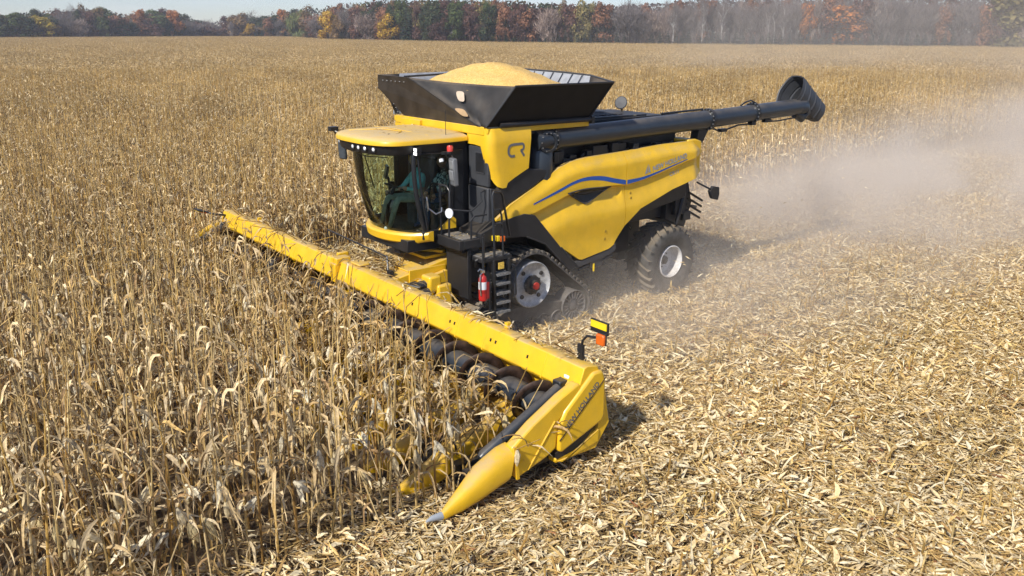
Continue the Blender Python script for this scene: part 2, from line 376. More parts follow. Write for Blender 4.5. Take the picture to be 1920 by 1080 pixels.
# ---- front corner (yellow) and grey access panels
def corner_mb(sg=1):
    per = [(1.20, .98)] + [(1.20, 1.2), (1.20, 1.38), (1.20, 1.46)] + [(1.20 - .16 * (1 - math.cos(a)), 1.50 + .16 * math.sin(a)) for a in [R(x) for x in (15, 35, 55, 75, 90)]] + [(.95, 1.662), (.8, 1.663), (.65, 1.665), (.5, 1.667), (.32, 1.67)]
    bots = [3.72, 3.72, 3.70, 3.45, 3.15, 3.05, 2.99, 2.97, 2.955, 2.96, 3.04, 3.12, 3.19, 3.27]
    n = 8; V = []; F = []
    for (u, v), b_ in zip(per, bots):
        for j in range(n):
            w = b_ + (4.02 - b_) * j / (n - 1); k = sstep(3.6, 2.95, w)
            uu = u - (.12 * k if v > 1.4 and u > .9 else 0); vv = v - .05 * sstep(3.85, 4.02, w)
            if abs(u - .32) < .01: uu = .32 + (w - 3.27) * -.10
            V.append((uu, sg * vv, w))
    k = len(per)
    for i in range(k - 1):
        for j in range(n - 1): F.append((i * n + j, (i + 1) * n + j, (i + 1) * n + j + 1, i * n + j + 1))
    o = len(V); inner = []
    for i in range(k):                       # return flange
        x, y, z = V[i * n]; V.append((x - .06, y - sg * .06, z + .01)); x, y, z = V[i * n + n - 1]; V.append((x - .08, y - sg * .08, z + .004))
    for i in range(k - 1):
        F.append((i * n, o + 2 * i, o + 2 * i + 2, (i + 1) * n)); F.append((i * n + n - 1, (i + 1) * n + n - 1, o + 2 * i + 3, o + 2 * i + 1))
    m = MB(); m.add(V, F); return m
for sg in (1, -1):
    cp = P("corner_panel", corner_mb(sg), YEL, smooth=50)
    if sg > 0:
        m = MB()
        def ribbon(pts, wd):
            V = []; F = []
            for i, (x, y) in enumerate(pts):
                a = Vector(pts[max(0, i - 1)]); b_ = Vector(pts[min(len(pts) - 1, i + 1)]); t = (b_ - a).normalized(); nn = Vector((-t.y, t.x)) * wd / 2
                for q in ((x + nn.x, y + nn.y), (x - nn.x, y - nn.y)): V.append((.785 - q[0], 1.672, 3.50 + q[1]))
            F = [(2 * i, 2 * i + 1, 2 * i + 3, 2 * i + 2) for i in range(len(pts) - 1)]; m.add(V, F)
        ribbon(smooth_curve([(.14, .02), (.05, .02), (.0, .07), (.0, .16), (.04, .21), (.12, .225), (.22, .225)], 4), .045)
        ribbon(smooth_curve([(.22, .225), (.31, .225), (.345, .19), (.335, .13), (.27, .10)], 4), .045)
        ribbon([(.28, .11), (.36, .0)], .045)
        P("lettering", m, GLET, cp, smooth=None)
m = MB(); m.bb((1.10, .97, 2.98), (1.17, 1.56, 3.69)); m.bb((1.10, .97, 2.14), (1.185, 1.58, 2.965))
fp = P("access_panel", m, DGR, bevel=.02)
m = MB(); m.bb((1.165, 1.2, 3.22), (1.178, 1.47, 3.58)); P("hatch", m, BLK, fp, bevel=.006)
m = MB()
for w in (3.22, 3.58): m.bb((1.172, 1.2, w - .008), (1.186, 1.47, w + .008))
for v in (1.2, 1.47): m.bb((1.172, v - .008, 3.228), (1.186, v + .008, 3.572))
P("hatch_frame", m, DGR, fp)
m = MB(); m.side([(1.16, 2.97), (.98, 2.93), (.34, 3.25), (-.28, 3.19), (.1, 2.93), (.73, 2.65), (1.08, 2.43), (1.10, 2.15)], 1.2, 1.625)
P("shoulder_panel", m, BLK, bevel=.02)
m = MB(); m.side([(1.10, 2.15), (1.46, 2.2), (1.1, 2.42)], 1.5, 1.66); P("step_panel", m, BLK)

# ---- grain tank
gt = MB()
gt.bb((-1.25, 1.50, 3.93), (1.19, 1.585, 4.03)); gt.bb((-1.25, -1.585, 3.93), (1.19, -1.50, 4.03)); gt.bb((1.10, -1.49, 3.90), (1.21, 1.49, 4.05)); gt.bb((1.0, -1.2, 3.86), (1.28, -.5, 4.02))
tank = P("grain_tank", gt, YEL, bevel=.012)
TA, TB = (.83, 1.92, 4.76), (-1.54, 1.92, 4.76)
def sheet(quad, th, nrm, mats, name, parent, nu=1, nv=1, sag=0, sagdir=(0, 0, 0)):
    m = MB(); a, b_, c_, d_ = [Vector(q) for q in quad]; V = []; N = Vector(nrm).normalized() * th
    for s in (0, 1):
        for i in range(nu + 1):
            for j in range(nv + 1):
                x, y = i / nu, j / nv
                p = (a * (1 - x) + b_ * x) * (1 - y) + (d_ * (1 - x) + c_ * x) * y
                f = math.sin(math.pi * x) * math.sin(math.pi * min(1, y * .9 + .1)) * sag
                V.append(p + Vector(sagdir) * f + N * s)
    k = (nu + 1) * (nv + 1); F = []
    q = lambda s, i, j: s * k + i * (nv + 1) + j
    for i in range(nu):
        for j in range(nv):
            F.append((q(0, i, j), q(0, i, j + 1), q(0, i + 1, j + 1), q(0, i + 1, j))); F.append((q(1, i, j), q(1, i + 1, j), q(1, i + 1, j + 1), q(1, i, j + 1)))
    for i in range(nu):
        F.append((q(0, i, 0), q(0, i + 1, 0), q(1, i + 1, 0), q(1, i, 0))); F.append((q(0, i, nv), q(1, i, nv), q(1, i + 1, nv), q(0, i + 1, nv)))
    for j in range(nv):
        F.append((q(0, 0, j), q(1, 0, j), q(1, 0, j + 1), q(0, 0, j + 1))); F.append((q(0, nu, j), q(0, nu, j + 1), q(1, nu, j + 1), q(1, nu, j)))
    m.add(V, F); return P(name, m, mats, parent)
sheet([(1.22, 1.58, 4.05), (-1.19, 1.58, 4.04), TB, TA], .025, (0, -1, .5), TANK, "extension_panel", tank)
sheet([(1.22, -1.58, 4.05), (-1.19, -1.58, 4.04), (-1.54, -1.93, 4.84), (.83, -1.93, 4.82)], .025, (0, 1, .5), LINER, "extension_panel", tank)
m = MB(); fpoly = [(1.20, -1.2, 4.06), (1.20, 1.42, 4.05), (1.31, -.86, 4.815), (1.31, -1.98, 4.815), (1.30, -2.0, 4.55)]
m.add(fpoly + [(a - .025, b_, c_) for a, b_, c_ in fpoly], [(0, 1, 2, 3, 4), (9, 8, 7, 6, 5)] + [(i, i + 5, (i + 1) % 5 + 5, (i + 1) % 5) for i in range(5)])
for i in range(6): m.box((1.325, -1.75 + i * .16, 4.72), (.02, .014, .014), 1)
for i in range(5): m.box((1.24, -1.35 - i * .07, 4.12 + i * .075), (.02, .014, .014), 1)
P("front_extension_panel", m, [pmat("brown black sheet", (.035, .028, .022), .3, 0, .3, 3, dust=.3, dustcol=(.22, .16, .09)), STEEL], tank, smooth=None)
# fabric corner (curved, sagging)
def fabric(T1, T2, B1, B2, name, sag, parent, side=1):
    m = MB(); nu, nv = 30, 16; V = []; F = []; T1, T2, B1, B2 = map(Vector, (T1, T2, B1, B2)); rr = random.Random(3)
    for i in range(nu + 1):
        for j in range(nv + 1):
            x, y = i / nu, j / nv; p = (T1 * (1 - x) + T2 * x) * y + (B1 * (1 - x) + B2 * x) * (1 - y)
            p = p - Vector((.75, side * .35, 0)) * sag * math.sin(math.pi * x) * (.25 + .75 * y) - Vector((0, 0, 1)) * .03 * math.sin(math.pi * x) * y
            wv = .020 * math.sin(9 * x + 6 * y) * math.sin(math.pi * x) + .012 * math.sin(21 * x - 9 * y + 1) * math.sin(math.pi * x) * (.4 + y)
            V.append(p + Vector((.8, side * .6, 0)) * wv)
    for i in range(nu):
        for j in range(nv): F.append((i * (nv + 1) + j, (i + 1) * (nv + 1) + j, (i + 1) * (nv + 1) + j + 1, i * (nv + 1) + j + 1))
    m.add(V, F); o = P(name, m, FAB, parent, smooth=60)
    s = o.modifiers.new("thick", 'SOLIDIFY'); s.thickness = .012; s.offset = -1
    return o, V, nv
fo, FV, fnv = fabric((1.31, -.86, 4.815), TA, (1.22, 1.30, 4.05), (1.21, 1.55, 4.05), "corner_fabric", .05, tank)
def oval(cx, cy, rx, ry, mt):
    m = MB(); V = []
    T1, T2, B1, B2 = Vector((1.31, -.86, 4.815)), Vector(TA), Vector((1.22, 1.30, 4.05)), Vector((1.21, 1.55, 4.05))
    for k in range(16):
        a = 2 * math.pi * k / 16; ca, sa = math.cos(a), math.sin(a)
        ca = math.copysign(abs(ca) ** .6, ca); sa = math.copysign(abs(sa) ** .6, sa)
        x, y = cx + rx * ca + .28 * ry * sa, cy + ry * sa
        p = (T1 * (1 - x) + T2 * x) * y + (B1 * (1 - x) + B2 * x) * (1 - y)
        V.append(p - Vector((.75, .35, 0)) * .05 * math.sin(math.pi * x) * (.25 + .75 * y) + Vector((.8, .6, 0)) * .078)
    m.add(V, [tuple(range(16))]); P("reflector_patch", m, mt, fo, smooth=None)
oval(.435, .66, .050, .12, CREAM); oval(.205, .29, .115, .085, pmat("tan patch", (.38, .25, .13), .6, 0, .1))
# rear extension
sheet([(-1.20, -1.5, 4.05), (-1.20, 1.5, 4.05), (-1.80, 1.0, 4.84), (-1.80, -1.9, 4.90)], .025, (-1, 0, 0), LINER, "rear_extension_panel", tank)
m = MB()
for k in range(9):
    v = -1.6 + k * .3; m.tube([(-1.27, v * .95, 4.15), (-1.775, v, 4.86)], .011, 5)
m.tube([(-1.80, -1.9, 4.905), (-1.80, .2, 4.875), (-1.80, 1.0, 4.845), TB], .018, 6)
P("rear_panel_rib", m, DGR, tank)
m = MB(); m.add([(-1.80, 1.0, 4.84), TB, (-1.19, 1.55, 4.05), (-1.20, 1.4, 4.05)], [(0, 1, 2, 3)]); o = P("corner_fabric", m, FAB, tank); o.modifiers.new("thick", 'SOLIDIFY').thickness = .012
m = MB(); m.add([(.83, -1.93, 4.82), (1.31, -1.98, 4.815), (1.2, -1.5, 4.05)], [(0, 1, 2)]); o = P("corner_fabric", m, FAB, tank); o.modifiers.new("thick", 'SOLIDIFY').thickness = .012
m = MB(); m.tube([(.95, 1.63, 4.075), (-1.26, 1.63, 4.065)], .045, 10); m.bb((-1.3, 1.55, 3.98), (-1.24, 1.68, 4.12)); P("hinge_roll", m, BLK, tank)
m = MB(); m.tube([TA, TB], .02, 6); m.tube([TA, (1.215, 1.575, 4.05)], .018, 6); m.tube([TB, (-1.20, 1.59, 4.04)], .018, 6); P("panel_edging", m, BLK2, tank)
m = MB(); m.bb((-1.2, -1.5, 3.86), (1.15, 1.5, 3.95)); m.tube([(1.1, -1.3, 4.8), (-1.7, -1.3, 4.88)], .02); P("tank_floor", m, BLK2, tank)

# ---- unloading auger
AX = [(.05, 3.715), (-4.93, 3.84), (-6.5, 3.91), (-8.43, 3.96)]
def aw(u): return lerp_tab(sorted(AX), u)
m = MB()
m.tube([(.02, 1.45, 3.715), (-4.93, 1.45, 3.84)], .198, 28); m.tube([(-4.93, 1.45, 3.84), (-8.45, 1.45, 3.962)], .192, 28)
m.lathe([(.0, .30), (.2, .27), (.27, .1), (.27, -.35), (.25, -.55)], (-.18, 1.36, 3.38), (0, 0, 1), 20)
m.tube([(-8.2, 1.45, 3.955), (-8.43, 1.45, 3.93), (-8.52, 1.46, 3.80), (-8.42, 1.46, 3.70), (-8.15, 1.45, 3.80)], [.19, .21, .17, .13, .1], 14)
ua = P("unloading_auger", m, AUG)
for u0, w_ in ((-.42, .018), (-4.93, .045), (-6.50, .018)):
    m = MB(); m.tube([(u0 + w_, 1.45, aw(u0)), (u0 - w_, 1.45, aw(u0))], .238, 28)
    for k in range(16):
        a = 2 * math.pi * k / 16; m.box((u0 + w_ + .006, 1.45 + .219 * math.cos(a), aw(u0) + .219 * math.sin(a)), (.03, .024, .024), 1)
    P("flange", m, [BLK2, CHROME], ua)
m = MB(); m.lathe([(.20, -.01), (.20, .02), (.16, .025), (.15, .0)], (-.18, 1.62, 3.70), (.2, 1, .1), 18)
for k in range(10): m.box((-.18 + .17 * math.cos(k * .63), 1.645, 3.70 + .17 * math.sin(k * .63)), (.02, .02, .02), 1)
P("elbow_cover", m, [BLK2, CHROME], ua)
m = MB()
m.tube([(-6.0, 1.5, 4.09), (-6.15, 1.5, 4.16), (-6.35, 1.5, 4.19), (-6.55, 1.5, 4.12)], .018, 6)
m.tube([(-5.0, 1.5, 3.66), (-5.25, 1.5, 3.58), (-5.5, 1.5, 3.58), (-5.95, 1.5, 3.66), (-6.5, 1.5, 3.66)], .02, 6)
m.box((-5.4, 1.5, 3.58), (.22, .1, .07)); m.box((-6.45, 1.5, 3.68), (.16, .12, .1)); m.box((-7.0, 1.5, 3.70), (.24, .1, .07)); m.tube([(-7.0, 1.5, 3.68), (-7.45, 1.5, 3.67), (-8.3, 1.5, 3.72)], .018, 6)
m.tube([(-3.6, 1.3, 4.02), (-4.8, 1.4, 4.06)], .025, 6); m.side([(-4.55, 3.35), (-4.75, 3.35), (-4.95, 3.66), (-4.6, 3.66)], 1.3, 1.5)
P("hydraulic_hose", m, BLK2, ua)
# spout: flared hood
ax = Vector((-.80, .14, -.44)).normalized(); e2 = Vector((0, 0, 1)); e2 = (e2 - ax * e2.dot(ax)).normalized(); e1 = ax.cross(e2)
def hoodring(t, sx_, sy_, n=24):
    o = Vector((-8.22, 1.22, 4.30)) + ax * t * 1.12; ring = []
    pts = [(-.8, -.85), (.8, -.85), (1, .2), (.35, 1), (-.35, 1), (-1, .2)]
    for k in range(n):
        a = 2 * math.pi * k / n + .2; x, y = math.cos(a), math.sin(a)
        q = (max(abs(x) * .93 + max(0, y) * .38, abs(y) * .98, abs(x) * .95 + max(0, -y) * .25) * .55 + .45 * math.hypot(x, y))
        ring.append(o + e1 * x / q * sx_ + e2 * y / q * sy_)
    return ring
prof = [(0, .36, .43), (.08, .35, .415), (.1, .36, .425), (.3, .32, .37), (.33, .335, .385), (.36, .31, .36), (.54, .285, .33), (.57, .30, .34), (.6, .275, .315), (.78, .25, .285), (.81, .262, .295), (.84, .24, .27), (1.02, .22, .24)]
m = MB(); outer = [hoodring(*q) for q in prof]; inner = [hoodring(t + .015, a - .025, b_ - .025) for t, a, b_ in reversed(prof)]
m.loft(outer + inner, cap=False); V0 = len(m.v); n_ = 24
m.add(outer[0] + inner[-1], [(j, (j + 1) % n_, n_ + (j + 1) % n_, n_ + j) for j in range(n_)])
m.add(outer[-1] + inner[0], [(j, (j + 1) % n_, n_ + (j + 1) % n_, n_ + j) for j in range(n_)])
P("spout_hood", m, DGR, ua, smooth=25)
# ---- engine deck
m = MB(); m.bb((-4.55, -1.2, 3.80), (-1.30, 1.12, 3.90)); m.bb((-3.0, -1.1, 3.90), (-1.75, .95, 4.0)); m.bb((-3.9, -1.1, 3.89), (-3.0, .6, 3.95))
for k in range(7): m.bb((-2.95 + k * .16, -1.0, 4.0), (-2.87 + k * .16, .8, 4.02))
m.bb((-4.5, .95, 3.90), (-1.6, 1.0, 3.96)); m.tube([(-1.75, -1.1, 4.12), (-3.6, -1.1, 4.08)], .02, 6)
dk = P("engine_deck", m, BLK, bevel=.012)
m = MB()
for a, b_ in ((-2.35, -.3), (-2.75, .25), (-2.3, .35)): m.lathe([(0, .03), (.16, .028), (.19, .0)], (a, b_, 4.02), (0, 0, 1), 18)
P("air_screen", m, DGR, dk)
m = MB(); m.lathe([(0, .02), (.13, .015), (.15, 0), (.13, -.03), (0, -.03)], (-4.0, -.3, 4.13), (1, .5, .35), 18); m.tube([(-4.0, -.3, 4.1), (-4.05, -.3, 3.9)], .025); P("exhaust_cap", m, DGR, dk)

# ---- rear: chopper with tines, rear lamp arm
m = MB(); m.side([(-3.9, 1.7), (-3.95, 2.45), (-4.55, 2.72), (-4.62, 2.45), (-4.75, 2.0), (-4.55, 1.45)], -1.3, 1.3); m.box((-4.2, 1.38, 2.0), (.3, .12, .4)); m.box((-4.45, 1.4, 1.75), (.25, .1, .2)); m.tube([(-4.1, 1.45, 1.6), (-4.3, 1.45, 2.3)], .05)
ch = P("straw_chopper", m, BLK, bevel=.02)
for k in range(6):
    m = MB(); v = 1.15 - k * .45; m.box((-4.95, v, 1.86 - .0 * k), (.55, .03, .07), rot=(0, R(-12), R(18)))
    P("tine", m, BLK2, ch)
for k in range(4):
    m = MB(); m.box((-4.85 + .02 * k, 1.32, 2.12 - k * .13), (.5, .035, .045), rot=(0, R(-28), R(-6))); P("tine", m, BLK2, ch)
m = MB(); m.tube([(-4.5, 1.62, 2.52), (-4.88, 1.72, 2.33)], .022); m.side([(-4.83, 2.30), (-4.95, 2.40), (-5.14, 2.36), (-5.16, 2.20), (-5.12, 2.07), (-4.93, 2.12), (-4.88, 2.2)], 1.66, 1.74)
P("rear_lamp_arm", m, BLK, bevel=.01)

# ---- rear wheels
def tyre_mb(o, sg):
    m = MB(); R0, hw = .80, .375
    prof = [(.355, .27), (.42, .325), (.52, .37), (.62, .375), (.70, .35), (.745, .30), (.765, .2), (.772, 0), (.765, -.2), (.745, -.30), (.70, -.35), (.62, -.375), (.52, -.37), (.42, -.325), (.355, -.27)]
    m.lathe(prof, o, (0, 1, 0), 56)
    for k in range(22):
        for s in (1, -1):
            a0 = 2 * math.pi * (k + (0 if s > 0 else .5)) / 22; V = []
            for t in range(5):
                f = t / 4; y = s * (.02 + .345 * f); a = a0 + .30 * f ** .8; ro = .822 - .045 * max(0, f - .55) / .45; ri = .755 - .08 * max(0, f - .6) / .4
                for da, r in ((-.042, ri), (-.030, ro), (.030, ro), (.042, ri)):
                    V.append((o[0] + r * math.sin(a + da), o[1] + y, o[2] + r * math.cos(a + da)))
            F = []
            for t in range(4):
                for j in range(3): F.append((t * 4 + j, t * 4 + j + 1, t * 4 + 5 + j, t * 4 + 4 + j))
            F += [(0, 1, 2, 3), (16, 19, 18, 17)]; m.add(V, F)
    return m
for sg in (1, -1):
    o = (-3.847, sg * 1.262, .815); t = empty("rear_wheel"); t.parent = combine
    P("tyre", tyre_mb(o, sg), RUB, t, smooth=40)
    m = MB(); q = sg
    m.lathe([(.365, .30 * q), (.365, .325 * q), (.345, .335 * q), (.33, .30 * q), (.315, .14 * q), (.30, .06 * q), (.20, .02 * q), (.15, .03 * q), (.15, .09 * q), (.0, .10 * q)], o, (0, 1, 0), 40)
    P("rim", m, WHITE, t, smooth=40)
    m = MB(); m.lathe([(.0, .16 * q), (.09, .15 * q), (.11, .03 * q)], o, (0, 1, 0), 16)
    for k in range(8): m.box((o[0] + .16 * math.cos(k * math.pi / 4), o[1] + .05 * q, o[2] + .16 * math.sin(k * math.pi / 4)), (.035, .05, .035))
    P("hub", m, DGR, t)

# ---- tracks
def hull_path(circs, step=.06):
    # outer tangent loop of circles given in counterclockwise order (u, w, r)
    pts = []
    n = len(circs)
    tang = []
    for i in range(n):
        (x0, y0, r0), (x1, y1, r1) = circs[i], circs[(i + 1) % n]
        d = math.hypot(x1 - x0, y1 - y0); a = math.atan2(y1 - y0, x1 - x0) - math.acos(max(-1, min(1, (r0 - r1) / d)))
        tang.append(a)
    for i in range(n):
        x, y, r = circs[i]; a0, a1 = tang[i - 1], tang[i]
        while a1 < a0 - 1e-6: a1 += 2 * math.pi
        k = max(1, int((a1 - a0) * r / step))
        for j in range(k + 1):
            a = a0 + (a1 - a0) * j / k; pts.append((x + r * math.cos(a), y + r * math.sin(a)))
    L = [pts[0]]
    for p in pts[1:] + pts[:1]:
        d = math.dist(L[-1], p); k = max(1, int(d / step))
        q = L[-1]
        for j in range(1, k + 1): L.append((q[0] + (p[0] - q[0]) * j / k, q[1] + (p[1] - q[1]) * j / k))
    return L[:-1]
def disc_wheel(c, r, q, depth, mats, name, parent, spokes=0, bolts=0, holes=False):
    m = MB(); o = c
    m.lathe([(r * .995, -.3 * q), (r, 0), (r * .965, .012 * q), (r * .94, -.005 * q), (r * .80, -depth * q), (r * .42, -depth * 1.15 * q), (r * .36, -depth * .5 * q), (r * .2, -depth * .2 * q), (0, -depth * .2 * q)], o, (0, 1, 0), 40)
    for k in range(spokes):
        a = 2 * math.pi * k / spokes; ca, sa = math.cos(a), math.sin(a)
        m.box((o[0] + ca * r * .68, o[1] - depth * .55 * q, o[2] + sa * r * .68), (r * .50, depth * .9, r * .075), rot=(0, -a, 0))
    return P(name, m, mats, parent, smooth=40)
for sg in (1, -1):
    t = empty("track_unit"); t.parent = combine
    D, I0, I1 = (.218, 1.03, .60), (-.877, .42, .385), (1.31, .42, .385)
    loop = hull_path([I0, I1, D]); loop2 = []
    v0, v1 = (1.02, 1.715) if sg > 0 else (-1.715, -1.02)
    m = MB(); n = len(loop); ou = []
    cx = .218; cy = .6
    norms = []
    for i in range(n):
        a, b_ = loop[i - 1], loop[(i + 1) % n]; dx, dy = b_[0] - a[0], b_[1] - a[1]; l = math.hypot(dx, dy); norms.append((dy / l, -dx / l))
    s_ = sum(nx * (p[0] - cx) + ny * (p[1] - cy) for (nx, ny), p in zip(norms, loop)); s_ = 1 if s_ > 0 else -1
    norms = [(nx * s_, ny * s_) for nx, ny in norms]
    rings = []
    for p, nn in zip(loop, norms):
        o2 = (p[0] + nn[0] * .035, p[1] + nn[1] * .035)
        rings.append([(p[0], v0, p[1]), (o2[0], v0, o2[1]), (o2[0], v1, o2[1]), (p[0], v1, p[1])])
    m.loft(rings + rings[:1], cap=False)
    acc = 0; kk = 0
    for i in range(0, n, 2):
        p, nn = loop[i], norms[i]; tx, ty = -nn[1], nn[0]; a = math.atan2(ty, tx)
        for half in (0, 1):
            va = v0 if half == 0 else (v0 + v1) / 2 + .02; vb = (v0 + v1) / 2 - .02 if half == 0 else v1
            off = 0 if half == 0 else .03
            c_ = (p[0] + nn[0] * .055 + tx * off, (va + vb) / 2, p[1] + nn[1] * .055 + ty * off)
            if c_[2] < .03: c_ = (c_[0], c_[1], .03)
            m.box(c_, (.055, abs(vb - va), .06), rot=(0, -a, 0))
    P("belt", m, TRK, t, smooth=30)
    q = sg; vo = 1.70 * sg
    dw = disc_wheel((.218, vo, 1.03), .452, q, .05, STEEL, "drive_wheel", t)
    dw["label"] = "pale worn steel drive wheel with dark bolted hub"
    m = MB(); o = (.218, vo, 1.03)
    m.lathe([(.18, -.05 * q), (.18, .02 * q), (.10, .035 * q), (.09, .10 * q), (0, .10 * q)], o, (0, 1, 0), 20)
    for k in range(10):
        a = 2 * math.pi * k / 10; m.lathe([(.03, -.03 * q), (.03, .03 * q), (0, .03 * q)], (o[0] + .165 * math.cos(a), o[1], o[2] + .165 * math.sin(a)), (0, 1, 0), 8)
    for k in (.9, 2.5, 4.05, 5.5):
        m.lathe([(.045, -.052 * q), (.04, -.03 * q), (0, -.032 * q)], (o[0] + .31 * math.cos(k), o[1], o[2] + .31 * math.sin(k)), (0, 1, 0), 12)
    P("wheel_hub", m, BLK2, t)
    m = MB(); m.lathe([(.075, .08 * q), (.07, .125 * q), (0, .13 * q)], o, (0, 1, 0), 14); P("hub_cap", m, RED, t, label="red hub cap")
    disc_wheel((-.877, vo - .01 * q, .405), .315, q, .07, GRIM, "idler_wheel", t, 18)
    disc_wheel((1.31, vo - .01 * q, .405), .315, q, .07, GRIM, "idler_wheel", t, 18)
    for u in (.62, .27, -.09, -.45): disc_wheel((u, vo - .02 * q, .215), .175, q, .04, GRIM, "roller", t, 14)
    m = MB(); y0, y1 = sorted((sg * 1.1, sg * 1.66)); m.side([(1.25, .30), (1.25, .50), (.55, .62), (-.1, .62), (-.82, .50), (-.82, .30)], y0, y1)
    m.side([(.5, .60), (.35, 1.0), (.08, 1.0), (-.1, .60)], y0, y1 - .06 * (sg > 0)); P("track_frame", m, pmat("dusty track frame", (.06, .055, .05), .8, 0, .3, 8, dust=.5), t, bevel=.02)
# ---- cab
cab = empty("cab"); cab.parent = combine
def bow(v, top): return (2.86 - .52 * abs(v / .96) ** 2.4) if top else (2.53 - .41 * abs(v / .96) ** 2.2)
def bowp(v, t, off=0):           # t 0 bottom .. 1 top
    b_, tp = bow(v, False), bow(v, True); u = b_ + (tp - b_) * t + .07 * math.sin(math.pi * t) + off
    return (u, v, 2.16 + 1.48 * t)
m = MB(); V = []; F = []; nu, nv = 24, 8
for i in range(nu + 1):
    v = -.955 + 1.91 * i / nu
    for j in range(nv + 1): V.append(bowp(v, j / nv))
for i in range(nu):
    for j in range(nv): F.append((i * (nv + 1) + j, (i + 1) * (nv + 1) + j, (i + 1) * (nv + 1) + j + 1, i * (nv + 1) + j + 1))
m.add(V, F); P("windscreen", m, GLASS, cab, smooth=60)
# roof
def roof_ring(w, k, dz=0):
    pts = []
    for i in range(9): v = -1.02 + 2.04 * i / 8; pts.append((1.22 + (1 - k) * .2, v * k, w))
    for i in range(1, 6): pts.append((1.22 + (2.35 - 1.22) * i / 6, (1.03 + .05 * math.sin(i / 6 * 3.1)) * k, w))
    for i in range(25):
        a = -math.pi / 2 + math.pi * i / 24; s = math.sin(-a); c_ = math.cos(a)
        pts.append((2.35 + (.70 * k - (1 - k) * .3) * abs(c_) ** .62, 1.05 * k * math.copysign(abs(s) ** .75, s), w))
    for i in range(5, 0, -1): pts.append((1.22 + (2.35 - 1.22) * i / 6, -(1.03 + .05 * math.sin(i / 6 * 3.1)) * k, w))
    return pts
m = MB(); m.loft([roof_ring(3.79, .95), roof_ring(3.775, 1.0), roof_ring(3.83, 1.0), roof_ring(3.865, .975), roof_ring(3.90, .88), roof_ring(3.925, .66), roof_ring(3.93, .3)])
rf = P("roof", m, pmat("roof paint under dust", (.76, .455, .012), .4, 0, .05, 3, dust=.85, coat=.1, dustcol=(.52, .40, .24), patchy=.7), cab, smooth=40)
m = MB(); m.loft([roof_ring(3.60, .90), roof_ring(3.63, .925), roof_ring(3.78, .955)]); P("roof_visor", m, BLK, rf)
m = MB(); m.tube([(2.75, -.6, 3.915), (2.3, -.2, 3.945), (2.2, .35, 3.945), (2.6, .7, 3.905)], .008, 5); m.tube([(2.05, -.9, 3.92), (2.1, 0, 3.945), (2.0, .9, 3.905)], .006, 5)
P("roof_seam", m, YEL2, rf)
for vv in (-.85, .0, .2, .40, .62):
    u = 2.35 + .70 * .94 * abs(math.cos(math.asin(min(1, abs(vv / 1.0) ** (1 / .75))))) ** .62
    m = MB(); m.lathe([(0, .022), (.026, .02), (.034, .012)], (u - .01, vv, 3.70), (1, vv * .4, -.12), 16); m.lathe([(.034, .012), (.055, .016), (.06, .0), (.06, -.06)], (u - .01, vv, 3.70), (1, vv * .4, -.12), 16, 1); P("work_lamp", m, [LEDW, BLK2], cab)
m = MB(); m.box((2.30, 1.03, 3.66), (.10, .08, .15)); P("lamp_housing", m, BLK, cab)
led = P("led_lamp", (lambda q: (q.box((2.353, 1.05, 3.66), (.012, .10, .13)), q)[1])(MB()), BLK2, cab)
m = MB()
for a, b_ in ((-.027, .035), (.027, .035), (0, 0), (-.027, -.035), (.027, -.035)): m.box((2.362, 1.05 + a, 3.66 + b_), (.01, .04, .048))
P("led_cell", m, emat("lit led", (1, 1, .98), 1.2), led)
m = MB(); m.box((1.73, 1.12, 3.60), (.22, .1, .05)); m.tube([(1.73, 1.16, 3.60), (1.73, 1.16, 3.63)], .06, 12); bk = P("beacon_base", m, BLK, cab)
m = MB(); m.lathe([(.055, 0), (.058, .07), (.045, .10), (0, .105)], (1.70, 1.15, 3.63), (0, 0, 1), 16); P("beacon", m, pmat("red lens", (.62, .05, .04), .25, 0, .05, coat=.5), cab)
m = MB(); m.tube([(1.65, .95, 3.85), (1.65, .95, 4.32)], .006, 5); P("aerial", m, BLK2, cab)
m = MB(); m.tube([(1.86, 1.10, 3.5), (1.86, 1.12, 3.45)], .04, 10); P("side_lamp", m, LEDW, cab)
# structure: pillars, floor, rear wall, lip
m = MB()
for sg in (1, -1):
    m.tube([bowp(sg * .955, t / 6) for t in range(7)], .045, 8); m.box((1.42, sg * .95, 2.88), (.26, .07, 1.48)); m.tube([(1.56, sg * .97, 2.16), (1.56, sg * .97, 3.62)], .04, 6)
    m.bb((1.24, sg * .91, 2.05), (2.2, sg * .985, 2.20))
m.bb((1.15, -.93, 2.05), (1.27, .93, 3.70)); m.bb((1.28, -.90, 3.60), (2.55, .90, 3.68))
P("frame", m, BLK2, cab, bevel=.012)
m = MB(); fl = [(1.28, -.92), (2.12, -.92)] + [(bow(v, False) - .03, v) for v in [-.8, -.5, -.2, .1, .4, .7, .85]] + [(2.12, .92), (1.28, .92)]
m.prism(fl, lambda a, b: (a, b, 2.06), lambda a, b: (a, b, 2.13)); P("floor", m, pmat("cab floor mat", (.05, .085, .06), .8, 0, .2), cab)
m = MB(); m.box((2.0, 0, 1.93), (.9, 1.7, .22)); m.box((2.2, .3, 1.8), (.3, .2, .2)); m.tube([(2.2, -.2, 2.0), (2.25, -.2, 1.72)], .04); m.tube([(2.3, .1, 2.0), (2.2, .12, 1.7)], .035); P("undercarriage", m, BLK2, cab, bevel=.01)
m = MB(); rings = []
